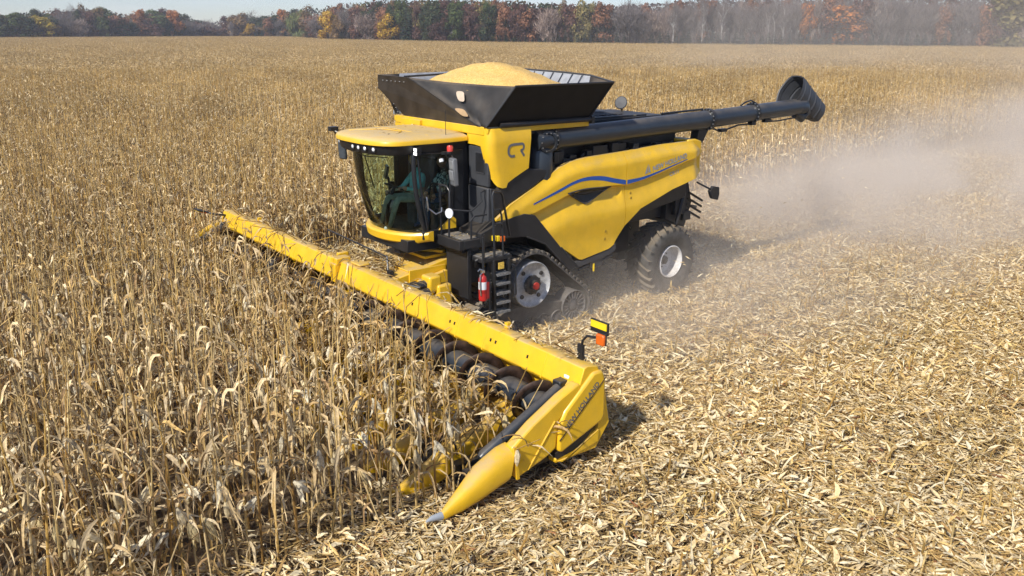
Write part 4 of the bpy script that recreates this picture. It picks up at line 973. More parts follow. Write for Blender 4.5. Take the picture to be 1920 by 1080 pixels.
# ================================================================== CORN
LEAFC = [(.70, .56, .35), (.60, .47, .29), (.50, .36, .19), (.82, .70, .51), (.50, .41, .29), (.58, .41, .18), (.76, .63, .43), (.38, .28, .17), (.33, .22, .12)]
STKC = [(.50, .33, .10), (.40, .25, .07), (.56, .42, .19), (.33, .20, .065), (.52, .40, .21), (.42, .28, .09)]
LEAFC = [(r_ * 1.01, g_ * .95, b_ * .80) for r_, g_, b_ in LEAFC]; STKC = [(r_ * 1.0, g_ * .95, b_ * .85) for r_, g_, b_ in STKC]
EARC = [(.68, .57, .36), (.60, .49, .29), (.74, .66, .48), (.58, .46, .24)]
def tintc(c, rr, a=.62, b=1.18):
    k = rr.uniform(a, b); return tuple(x * k for x in c)
def blade(m, p, az, el, L, W, rr, droop=1.0, seg=5, c=(1, 1, 1), cross=True, mi=0, twist=1.2, hang=-80):
    d_el = el; a = az; V = []; p = Vector(p); tw = 0; tws = rr.uniform(-twist, twist); st = L / seg
    kink = rr.uniform(.15, .5); azk = rr.gauss(0, .35)
    for i in range(seg + 1):
        f = i / seg
        w = W * (min(1, .45 + f * 3) if f < .25 else (1 - ((f - .25) / .75) ** 1.6)) * .5 + .002
        dv = Vector((math.cos(d_el) * math.cos(a), math.cos(d_el) * math.sin(a), math.sin(d_el)))
        s = dv.cross(Vector((0, 0, 1)));
        s = s.normalized() if s.length > 1e-4 else Vector((1, 0, 0))
        n = s.cross(dv); s2 = s * math.cos(tw) + n * math.sin(tw); n2 = n * math.cos(tw) - s * math.sin(tw)
        if cross: V += [p - s2 * w, p - n2 * w * .45, p + s2 * w]
        else: V += [p - s2 * w, p + s2 * w]
        p = p + dv * st; tw += tws * 1.6 / seg + rr.gauss(0, .12); a += azk / seg * 2 + rr.gauss(0, .10)
        if f > kink * .6: d_el += (R(hang) - d_el) * min(1, .55 * droop * (5 / seg))
        else: d_el -= .42 * droop
    k = 3 if cross else 2
    F = []
    for i in range(seg):
        for j in range(k - 1): F.append((i * k + j, i * k + j + 1, (i + 1) * k + j + 1, (i + 1) * k + j))
    m.add(V, F, mi, c)
def corn(rr, MS, ML, ME, MT, o=(0, 0, 0), lod=0, kind=None, idx=(0, 0, 0, 0)):
    """one dry corn plant; builders for stalk, leaves, ear, tassel (may be the same builder)"""
    o = Vector(o); H = rr.uniform(1.80, 2.30); la = rr.uniform(0, 6.28); le = abs(rr.gauss(0, .055)); broken = (rr.random() < .24) if kind is None else kind == 'broken'
    n = 7 if lod == 0 else 4 if lod == 1 else 2
    bend = Vector((math.cos(la), math.sin(la), 0)); pts = []; hb = rr.uniform(.85, 1.5) if broken else 9
    if kind == 'leaning': le = rr.uniform(.2, .34)
    ba = rr.gauss(.3, .9); bdir = Vector((math.cos(ba), math.sin(ba), 0)); bt = rr.uniform(-.5, .35)
    p = Vector(o); cur = le
    for i in range(n + 1):
        z = H * i / n; pts.append(Vector(p))
        st = H / n
        if z + st * .5 > hb: dv = (bdir * math.cos(bt) + Vector((0, 0, 1)) * math.sin(bt))
        else: dv = (bend * math.sin(cur) + Vector((0, 0, 1)) * math.cos(cur)); cur += rr.gauss(.01, .02)
        p = p + dv * st
    sc = tintc(rr.choice(STKC), rr); r0 = rr.uniform(.013, .0175)
    rad = [r0 * (1 - .62 * i / n) for i in range(n + 1)]
    if lod < 2: MS.tube(pts, rad, 5 if lod == 0 else 3, idx[0], False, sc)
    else: blade(MS, o, la, R(88), H * .95, .035, rr, 0.0, 1, sc, False, idx[0], hang=88)
    def at(h):
        f = max(0, min(.999, h / H)) * n; i = int(f); return pts[i].lerp(pts[i + 1], f - i)
    plane = rr.uniform(0, 6.28)
    nl = rr.randint(4, 6) if kind == 'stripped' else rr.randint(9, 12) if lod == 0 else 7 if lod == 1 else 4
    for k in range(nl):
        h = H * (.16 + .80 * (k + rr.uniform(-.3, .3)) / nl); h = max(.15, min(H * .985, h))
        az = plane + math.pi * k + rr.gauss(0, .6); L = rr.uniform(.36, .72) * (.75 if h > H * .8 else 1); W = rr.uniform(.019, .046) * (1 if lod == 0 else 1.2 if lod == 1 else 1.8)
        el = R(rr.uniform(5, 70) if h < H * .6 else rr.uniform(-50, 60)); L *= 1 if h < H * .6 else .8; hang = rr.choice((-90, -88, -86, -80, -62)) if h < H * .75 else rr.choice((-90, -86, -80, -65, -30, 50))
        blade(ML, at(h), az, el, L, W, rr, rr.uniform(.7, 1.9), 6 if lod == 0 else 3 if lod == 1 else 2, tintc(rr.choice(LEAFC), rr), lod == 0, idx[1], 2.6 if lod == 0 else 1.2, hang)
    if lod < 2 or rr.random() < .5:
        h = rr.uniform(.78, 1.12); az = plane + rr.uniform(-.9, .9); b0 = at(h); el = R(rr.choice((-75, -62, -80, -45, 25, 50))); ec = tintc(rr.choice(EARC), rr, .85, 1.12)
        dv = Vector((math.cos(el) * math.cos(az), math.cos(el) * math.sin(az), math.sin(el))); L = rr.uniform(.19, .25); out = Vector((math.cos(az), math.sin(az), 0)) * .03
        b0 = b0 + out
        ME.tube([b0 - dv * .02, b0 + dv * .03, b0 + dv * L * .35, b0 + dv * L * .7, b0 + dv * L], [.012, .030, .041, .033, .006], 7 if lod == 0 else 4, idx[2], False, ec)
        if lod == 0:
            for k in range(5):
                blade(ME, b0 + dv * .02, az + rr.uniform(-1.3, 1.3), el + rr.uniform(-.5, .7), rr.uniform(.14, .27), rr.uniform(.035, .06), rr, .7, 3, tintc(ec, rr, .85, 1.1), True, idx[2], .8, math.degrees(el) + rr.uniform(-30, 50))
    if not broken and lod == 0:
        top = pts[-1]
        MT.tube([top, top + Vector((0, 0, .16))], [.004, .002], 4, idx[3], False, sc)
        for k in range(rr.randint(2, 5)):
            blade(MT, top + Vector((0, 0, .02 + .03 * k)), rr.uniform(0, 6.28), R(rr.uniform(35, 80)), rr.uniform(.1, .2), .010, rr, .3, 2, tintc(LEAFC[5], rr), False, idx[3], .3, 20)
PM = [STALKM, LEAFM, HUSKM, LEAFM]
def proto_coll(name): return bpy.data.collections.new(name)
def add_proto(coll, name, m, mats):
    me = m.mesh(name, mats, None, False); o = bpy.data.objects.new(name, me); coll.objects.link(o)
def scatter(name, pts, coll, kind="stuff", mats=()):
    """one object: a point cloud of places, geometry nodes set a patch on every point"""
    me = bpy.data.meshes.new(name); me.from_pydata([p[0] for p in pts], [], [])
    for nm, ty, vals in (("turn", 'FLOAT_VECTOR', [x for p in pts for x in p[1]]), ("size", 'FLOAT_VECTOR', [x for p in pts for x in p[2]]), ("pick", 'INT', [p[3] for p in pts])):
        at = me.attributes.new(nm, ty, 'POINT'); at.data.foreach_set("vector" if ty == 'FLOAT_VECTOR' else "value", vals)
    o = bpy.data.objects.new(name, me); col.objects.link(o); tag(o, kind=kind)
    g = bpy.data.node_groups.new(name, 'GeometryNodeTree'); g.interface.new_socket("Geometry", in_out='INPUT', socket_type='NodeSocketGeometry'); g.interface.new_socket("Geometry", in_out='OUTPUT', socket_type='NodeSocketGeometry')
    N = g.nodes; L = g.links; gi = N.new("NodeGroupInput"); go = N.new("NodeGroupOutput"); ip = N.new("GeometryNodeInstanceOnPoints"); ci = N.new("GeometryNodeCollectionInfo")
    ci.inputs['Collection'].default_value = coll; ci.inputs['Separate Children'].default_value = True; ci.inputs['Reset Children'].default_value = True
    def attr(nm, ty):
        a = N.new("GeometryNodeInputNamedAttribute"); a.data_type = ty; a.inputs['Name'].default_value = nm; return [s for s in a.outputs if s.enabled][0]
    e2r = N.new("FunctionNodeEulerToRotation"); L.new(attr("turn", 'FLOAT_VECTOR'), e2r.inputs[0])
    L.new(gi.outputs[0], ip.inputs['Points']); L.new(ci.outputs[0], ip.inputs['Instance']); ip.inputs['Pick Instance'].default_value = True
    L.new(attr("pick", 'INT'), ip.inputs['Instance Index']); L.new(e2r.outputs[0], ip.inputs['Rotation']); L.new(attr("size", 'FLOAT_VECTOR'), ip.inputs['Scale']); L.new(ip.outputs[0], go.inputs[0])
    md = o.modifiers.new("patches", 'NODES'); md.node_group = g
    return o
ROW, PIECE = .762, 1.524
rr = random.Random(11)
row0 = proto_coll("corn rows near")
for k in range(8):
    m = MB()
    for i in range(11): corn(rr, m, m, m, m, (-.762 + .1385 * (i + .5) + rr.gauss(0, .02), rr.gauss(0, .03), 0), 0, None, (0, 1, 2, 3))
    add_proto(row0, "corn_row_%02d" % k, m, PM)
for k in range(8, 11):
    m = MB()
    for i in range(10): corn(rr, m, m, m, m, (-.762 + .152 * (i + .5) + rr.gauss(0, .02), rr.gauss(0, .03), 0), 0, 'stripped', (0, 1, 2, 3))
    add_proto(row0, "corn_row_%02d" % k, m, PM)
def bare_zone(u, v): return v > 2.2 and 3.6 < u < 5.6
row1 = proto_coll("corn rows mid")
for k in range(6):
    m = MB()
    for r_ in range(4):
        for i in range(21): corn(rr, m, m, m, m, (-1.524 + .145 * (i + .5) + rr.gauss(0, .03), ROW * (r_ - 1.5) + rr.gauss(0, .04), 0), 1, None, (0, 1, 2, 3))
    add_proto(row1, "corn_block_%02d" % k, m, PM)
row2 = proto_coll("corn rows far")
for k in range(4):
    m = MB()
    for r_ in range(8):
        for i in range(34): corn(rr, m, m, m, m, (-3.048 + .178 * (i + .5) + rr.gauss(0, .04), ROW * (r_ - 3.5) + rr.gauss(0, .05), 0), 2, None, (0, 1, 2, 3))
    add_proto(row2, "corn_field_%02d" % k, m, PM)
# tree line: world (x, y) of the field's far edge
EDGE = [(-420, 380), (-242, 427), (-186, 575), (-140, 580), (-97, 456), (-50, 390), (0, 346), (81, 313), (160, 290), (260, 262)]
def edge_y(x): return lerp_tab(EDGE, x)
def planted(u, v): return v < -6.35 or (u > (3.9 if v < 3.5 else 4.4) and v < 6.15)
near, mid, far = [], [], []
for iu in range(-40, 42):
    for iv in range(-70, 9):
        u = iu * PIECE + .75; v = .381 + ROW * iv
        if not planted(u - .7, v): continue
        p = veh(u, v); d = (p - CAM_O).length
        if d < 36 and in_view(p, 800) or (d < 36 and in_view(p + Vector((0, 0, 2)), 800)): near.append((d, u, v, p))
near.sort(key=lambda q: q[0])
vis = [q for q in near if in_view(q[3] + Vector((0, 0, 1.2)), 20)]
solo = [q for q in vis if not bare_zone(q[1], q[2])][:27]; solo_ids = {(q[1], q[2]) for q in solo}
def row_turn(): return VYAW + (math.pi if rr.random() < .5 else 0)
pts0 = [(tuple(q[3] + Vector((rr.gauss(0, .03), rr.gauss(0, .03), 0))), (0, 0, row_turn()), (1, 1, rr.uniform(.93, 1.07)), 8 + rr.randrange(3) if bare_zone(q[1], q[2]) else rr.randrange(8)) for q in near if (q[1], q[2]) not in solo_ids]
used = {(round(q[1], 2), round(q[2], 2)) for q in near}
BU, BV = 2 * PIECE, 4 * ROW
pts1 = []; pts2 = []
FU, FV = 4 * PIECE, 8 * ROW
for iu in range(-115, 60):
    for iv in range(-130, 3):
        uc, vc = iu * FU, -6.477 - FV / 2 + .381 - .253 + FV * (iv + 0)   # 8-row blocks, the nearest edge on the cut line
        p = veh(uc, vc)
        if p.y < 0 or p.y > edge_y(p.x) - 4 or not in_view(p + Vector((0, 0, 1)), 480): continue
        d = (p - CAM_O).length
        inside = [planted(uc + a, vc + b_) for a in (-3, 3) for b_ in (-2.9, 2.9)]
        if not all(inside) and d > 60: continue
        if d > 105: pts2.append((tuple(p), (0, 0, row_turn()), (1, 1, rr.uniform(.94, 1.06)), rr.randrange(4))); continue
        for a in (-.5, .5):
            for b_ in (-.5, .5):
                u1, v1 = uc + a * BU, vc + b_ * BV; sub = [(u1 + x * PIECE, v1 + y * ROW) for x in (-.5, .5) for y in (-1.5, -.5, .5, 1.5)]
                todo = [(x, y) for x, y in sub if planted(x - .7, y)]
                if not todo: continue
                dn = min((veh(x, y) - CAM_O).length for x, y in todo)
                if dn > 38 and len(todo) == 8: pts1.append((tuple(veh(u1, v1)), (0, 0, row_turn()), (1, 1, rr.uniform(.94, 1.06)), rr.randrange(6)))
                # closer blocks are filled row by row from the near grid
# bridge the ring between the near grid and the blocks, row by row
covered = set()
for p, t, s, k in pts1:
    q = VMI @ Vector(p); covered.add((round(q.x / BU), round((q.y) / BV)))
def in_block(u, v):
    iu = math.floor(u / BU); 
    for p in blk.get((math.floor(u / 4), math.floor(v / 4)), ()):
        if abs(u - p[0]) <= BU / 2 + .01 and abs(v - p[1]) <= BV / 2 + .01: return True
    return False
blk = {}
for p, t, s, k in pts1:
    q = VMI @ Vector(p)
    for a in (-1, 0, 1):
        for b_ in (-1, 0, 1): blk.setdefault((math.floor(q.x / 4) + a, math.floor(q.y / 4) + b_), []).append((q.x, q.y))
pts0 = [x for x in pts0 if not in_block(*(VMI @ Vector(x[0])).xy)]
for iu in range(-60, 60):
    for iv in range(-90, 9):
        u = iu * PIECE + .75; v = .381 + ROW * iv
        if (round(u, 2), round(v, 2)) in used or not planted(u - .7, v): continue
        p = veh(u, v); d = (p - CAM_O).length
        if 34 < d < 62 and in_view(p + Vector((0, 0, 1)), 480) and not in_block(u, v): pts0.append((tuple(p), (0, 0, row_turn()), (1, 1, rr.uniform(.93, 1.07)), rr.randrange(8)))
scatter("standing_corn", pts0, row0); scatter("standing_corn", pts1, row1); scatter("standing_corn", pts2, row2)
print("corn pieces", len(pts0), len(pts1), len(pts2))
# the nearest plants, one by one
KINDS = [('upright', "upright dry corn plant with drooping grey tan leaves in the uncut rows nearest the camera"), ('leaning', "leaning dry corn plant with tan leaves in the uncut rows nearest the camera"), ('broken', "dry corn plant with snapped over top in the uncut rows nearest the camera")]
protos = {}
for kd, lab in KINDS:
    protos[kd] = []
    for k in range(6 if kd == 'upright' else 3):
        bs = [MB() for _ in range(4)]; corn(rr, *bs, (0, 0, 0), 0, kd)
        protos[kd].append([(nm, b_.mesh(nm, [mt], None, False)) for nm, b_, mt in zip(("stalk", "leaves", "ear", "tassel"), bs, PM) if b_.v])
for _, u, v, p in solo:
    for i in range(11):
        kd, lab = KINDS[0 if rr.random() < .72 else 1 if rr.random() < .4 else 2]
        q = veh(u - .762 + .1385 * (i + .5) + rr.gauss(0, .02), v + rr.gauss(0, .03))
        t = empty("corn_plant", q, rr.uniform(0, 6.28) if kd == 'upright' else VYAW + rr.gauss(0, .5)); k = rr.uniform(.92, 1.08); t.scale = (k, k, k)
        tag(t, lab, "corn plant", {"upright": "upright corn plants nearest the camera", "leaning": "leaning corn plants nearest the camera", "broken": "snapped corn plants nearest the camera"}[kd])
        for nm, me in rr.choice(protos[kd]):
            c_ = bpy.data.objects.new(nm, me); col.objects.link(c_); c_.parent = t

# ================================================================== CUT STUBBLE AND RESIDUE
RESC = [(.71, .57, .36), (.63, .47, .23), (.78, .66, .46), (.54, .38, .17), (.43, .28, .12), (.83, .74, .57), (.67, .50, .23), (.57, .46, .31), (.36, .23, .10)]
RESC = [(r_, g_ * .97, b_ * .84) for r_, g_, b_ in RESC]
def residue(rr, n, half, big=1.0, zmax=.09):
    m = MB()
    for k in range(n):
        x, y, z = rr.uniform(-half, half), rr.uniform(-half, half), rr.uniform(.0, zmax) * rr.random() + .004
        ty = rr.random(); c_ = tintc(rr.choice(RESC), rr, .8, 1.2); a = rr.uniform(0, 6.28)
        if ty < .62: blade(m, (x, y, z + .01), a, rr.gauss(.12, .32), rr.uniform(.08, .34) * big, rr.uniform(.009, .030) * big, rr, .25, 3, c_, rr.random() < .4, 0, 1.6, rr.uniform(-25, 15))
        elif ty < .76: blade(m, (x, y, z + .02), a, rr.uniform(0, .7), rr.uniform(.10, .20) * big, rr.uniform(.035, .065) * big, rr, .4, 3, tintc(rr.choice((RESC[2], RESC[5], RESC[0])), rr, .9, 1.15), True, 0, .5, -10)
        elif ty < .997:
            d_ = Vector((math.cos(a), math.sin(a), rr.gauss(0, .18))); L = rr.uniform(.06, .26) * big; p = Vector((x, y, z + .012)); m.tube([p, p + d_ * L], rr.uniform(.003, .008) * big, 4, 0, False, tintc(rr.choice((RESC[3], RESC[1], RESC[6])), rr))
        else:
            p = Vector((x, y, z + .02)); d_ = Vector((math.cos(a), math.sin(a), 0)); m.tube([p, p + d_ * .05, p + d_ * .16], [.013, .013, .008], 6, 0, True, tintc((.38, .17, .08), rr))
    return m
res0 = proto_coll("residue near")
for k in range(5): add_proto(res0, "residue_%02d" % k, residue(rr, 1150, 1.15, 1.08, .17), STRAWM)
add_proto(res0, "residue_05", residue(rr, 700, 1.15, .9, .05), STRAWM)
res1 = proto_coll("residue far")
for k in range(3): add_proto(res1, "residue_far_%02d" % k, residue(rr, 900, 2.2, 1.6, .12), STRAWM)
def stubrow(rr, n=8):
    m = MB()
    for i in range(n):
        if rr.random() < .22: continue
        x = -.762 + .19 * (i + .5); p = Vector((x, rr.gauss(0, .04), 0)); H = rr.uniform(.2, .44); la = rr.uniform(0, 6.28); le = abs(rr.gauss(0, .3))
        top = p + Vector((math.cos(la) * math.sin(le), math.sin(la) * math.sin(le), math.cos(le))) * H; c_ = tintc(rr.choice(((.46, .30, .09), (.40, .24, .07), (.50, .37, .16))), rr)
        m.tube([p, p.lerp(top, .5), top], [.014, .013, .012], 5, 0, True, c_)
        for k in range(rr.randint(2, 6)): blade(m, p.lerp(top, rr.uniform(.2, .9)), rr.uniform(0, 6.28), R(rr.uniform(-10, 75)), rr.uniform(.1, .3), .03, rr, .8, 3, tintc(rr.choice(RESC), rr), True, 0, 1.5, -60)
    return m
stub = proto_coll("stub rows")
for k in range(6): add_proto(stub, "stub_row_%02d" % k, stubrow(rr), STRAWM)
def cut(u, v): return not planted(u, v)
p0, p1, ps = [], [], []
for iu in range(-30, 16):
    for iv in range(-14, 30):
        for rep in range(2):
            u, v = iu * 1.5 + rr.uniform(-.75, .75), iv * 1.5 + rr.uniform(-.75, .75); p = veh(u, v); d = (p - CAM_O).length
            if not in_view(p, 900) or d > 34: continue
            deep = v < 5.0 and planted(u, v)
            if v < 5.6 and planted(u + .6, v): continue
            p0.append((tuple(p + Vector((0, 0, rr.uniform(0, .03)))), (0, 0, rr.uniform(0, 6.28)), (1, 1, rr.uniform(.8, 1.2)), rr.randrange(5)))
            if 2.6 < u < 7.2 and 4.6 < v < 8.3: x = p0.pop(); p0.append((x[0], x[1], (1, 1, .6), 5))
for iu in range(-60, 4):
    for iv in range(-4, 45):
        for rep in range(3):
            u, v = iu * 3 + rr.uniform(-1.5, 1.5), iv * 3 + rr.uniform(-1.5, 1.5); p = veh(u, v); d = (p - CAM_O).length
            if d < 30 or planted(u, v + 1) or not in_view(p, 700): continue
            p1.append((tuple(p + Vector((0, 0, rr.uniform(0, .03)))), (0, 0, rr.uniform(0, 6.28)), (1, 1, 1), rr.randrange(3)))
for iu in range(-70, 10):
    for iv in range(-8, 60):
        u, v = iu * PIECE, .381 + ROW * iv; p = veh(u, v); d = (p - CAM_O).length
        if d > 70 or not in_view(p, 500) or planted(u, v): continue
        if -6 < v < 6.9 and -1 < u < 6.2: continue
        ps.append((tuple(p), (0, 0, VYAW + (math.pi if rr.random() < .5 else 0)), (1, 1, rr.uniform(.7, 1.15)), rr.randrange(6)))
scatter("corn_residue", p0, res0); scatter("corn_residue", p1, res1); scatter("corn_stubble", ps, stub)
print("residue", len(p0), len(p1), len(ps))
# husks lying on the header and feeder, and thrown up behind the machine
m = MB()
for k in range(520):
    u, v = rr.uniform(2.25, 2.85), rr.uniform(-1.45, .45); z = 1.48 + .16 * max(0, 1 - ((u - 2.62) / .32) ** 2) * max(0, 1 - ((v + .5) / 1.0) ** 2) * rr.random() + (.02 if u > 2.4 else .04)
    blade(m, (u, v, z), rr.uniform(0, 6.28), rr.gauss(.1, .4), rr.uniform(.08, .26), rr.uniform(.015, .04), rr, .4, 3, tintc(rr.choice(RESC), rr, .6, 1.05), True, 0, 1.5, rr.uniform(-40, 10))
for k in range(330):
    v = rr.uniform(-6.1, 6.1); ty = rr.random()
    if ty < .35: u, z = rr.uniform(2.92, 3.14), 1.545 - .0063 * v
    else: u, z = rr.uniform(3.3, 4.1), rr.uniform(.55, .98)
    if rr.random() < .75: blade(m, (u, v, z), rr.uniform(0, 6.28), rr.gauss(.2, .4), rr.uniform(.12, .5), rr.uniform(.012, .04), rr, .7, 4, tintc(rr.choice(RESC), rr, .75, 1.1), True, 0, 1.5, -60)
    else:
        p = Vector((u, v, z)); d_ = Vector((rr.uniform(-.3, 1), rr.gauss(0, .6), rr.uniform(-.2, .6))).normalized(); m.tube([p, p + d_ * rr.uniform(.25, .7)], .008, 5, 0, False, tintc(rr.choice(STKC), rr))
def chaff(n, u0, u1, v0, v1, z, L0=.03, L1=.12):
    for _ in range(n): blade(m, (rr.uniform(u0, u1), rr.uniform(v0, v1), z + rr.uniform(.004, .02)), rr.uniform(0, 6.28), rr.gauss(.05, .15), rr.uniform(L0, L1), rr.uniform(.006, .02), rr, .2, 2, tintc(rr.choice(RESC), rr, .7, 1.1), False, 0, .8, 0)
chaff(45, 1.3, 2.7, -.75, .75, 3.93); chaff(60, 1.22, 1.8, 1.0, 1.62, 2.12); chaff(40, .96, 1.57, 1.36, 1.93, 1.81); chaff(60, -4.4, -1.4, -1.0, .9, 3.97)
chaff(90, 1.2, 2.7, -.65, .75, 1.56); chaff(220, 2.92, 3.14, -6.2, 6.2, 1.54, .04, .2)
for k in range(520):      # stalks leaning into the header
    v = rr.uniform(-6.0, 5.95); u = rr.uniform(3.75, 4.7)
    if v > 3.0 and rr.random() < .5: continue
    u += .30 * (v > 3.0); p = Vector((u, v, rr.uniform(.25, .6))); a = rr.gauss(math.pi, .8); e = R(rr.uniform(25, 80)); d_ = Vector((math.cos(a) * math.cos(e), math.sin(a) * math.cos(e), math.sin(e))); L = rr.uniform(.6, 1.3)
    m.tube([p, p + d_ * L * .5, p + d_ * L + Vector((0, 0, rr.gauss(0, .08)))], [.011, .009, .006], 5, 0, False, tintc(rr.choice(STKC), rr))
    if rr.random() < .4: b0 = p + d_ * L * .6; m.tube([b0, b0 + Vector((0, .01, -.07)), b0 + Vector((.01, .01, -.16)), b0 + Vector((.01, .01, -.22))], [.018, .04, .032, .006], 6, 0, False, tintc(rr.choice(EARC), rr))
    for q in range(4): blade(m, p + d_ * L * rr.uniform(.1, 1), rr.uniform(0, 6.28), R(rr.uniform(-20, 60)), rr.uniform(.25, .55), .038, rr, 1, 5, tintc(rr.choice(LEAFC), rr), True, 0, 1.5, rr.choice((-80, -50, -20)))
o = m.build("crop_litter", STRAWM, None, smooth=None, fix=False); o.matrix_world = VM; tag(o, kind="stuff")
m = MB()
for k in range(230):
    u = -3.6 - rr.random() ** 1.6 * 13; v = rr.uniform(-2.6, 3.4) + (-u - 4) * rr.uniform(-.1, .12); z = rr.uniform(.05, 2.1) * (1 - rr.random() * .7)
    blade(m, (u, v, z), rr.uniform(0, 6.28), rr.gauss(0, .6), rr.uniform(.06, .2), rr.uniform(.012, .03), rr, .4, 3, tintc(rr.choice((RESC[2], RESC[5], RESC[0])), rr), False, 0, 2, 0)
o = m.build("flying_chaff", STRAWM, None, smooth=None, fix=False); o.matrix_world = VM; tag(o, kind="stuff")

# ================================================================== TREES along the field edge
TREEC = {
 'green': [(.060, .080, .025), (.075, .090, .030), (.045, .062, .022)], 'dark': [(.028, .042, .020), (.040, .055, .024), (.050, .050, .024)],
 'willow': [(.13, .15, .045), (.16, .165, .06), (.10, .12, .04)], 'gold': [(.36, .22, .025), (.42, .28, .04), (.30, .16, .02)],
 'yellow': [(.30, .23, .03), (.24, .20, .03), (.33, .22, .03)], 'orange': [(.36, .13, .03), (.30, .12, .035), (.26, .10, .035)],
 'rust': [(.19, .09, .05), (.16, .075, .045), (.22, .11, .06)], 'maroon': [(.095, .05, .04), (.12, .06, .045), (.085, .05, .042)],
 'brown': [(.19, .12, .055), (.15, .095, .05), (.22, .14, .06)], 'bare': [(.17, .145, .135), (.14, .12, .115), (.20, .17, .155)],
 'pink': [(.26, .20, .17), (.22, .165, .14), (.29, .22, .18)], 'spruce': [(.030, .052, .040), (.040, .062, .048), (.026, .044, .030)], 'blue': [(.055, .085, .080), (.07, .10, .09), (.045, .07, .065)],
 'pine': [(.030, .055, .030), (.042, .068, .036), (.025, .045, .028)], 'olive': [(.17, .14, .05), (.13, .115, .045), (.20, .155, .06)]}
BARK = [(.085, .072, .062), (.07, .058, .05)]
def limb(m, p, d_, L, r, rr, depth, ends, c, n=5):
    pts = [Vector(p)]; d_ = d_.normalized()
    for i in range(3):
        d_ = (d_ + Vector((rr.gauss(0, .16), rr.gauss(0, .16), rr.gauss(.05, .08)))).normalized(); pts.append(pts[-1] + d_ * L / 3)
    m.tube(pts, [r, r * .8, r * .62, r * .42], n, 0, False, c); ends.append((pts[-1], d_, L)); 
    if depth:
        for k in range(rr.randint(3, 4)):
            q = pts[rr.randint(1, 3)]; a = rr.uniform(0, 6.28); s = Vector((math.cos(a), math.sin(a), rr.uniform(.1, .6)))
            limb(m, q, d_ * .7 + s * .8, L * rr.uniform(.5, .72), r * .45, rr, depth - 1, ends, c, max(3, n - 1))
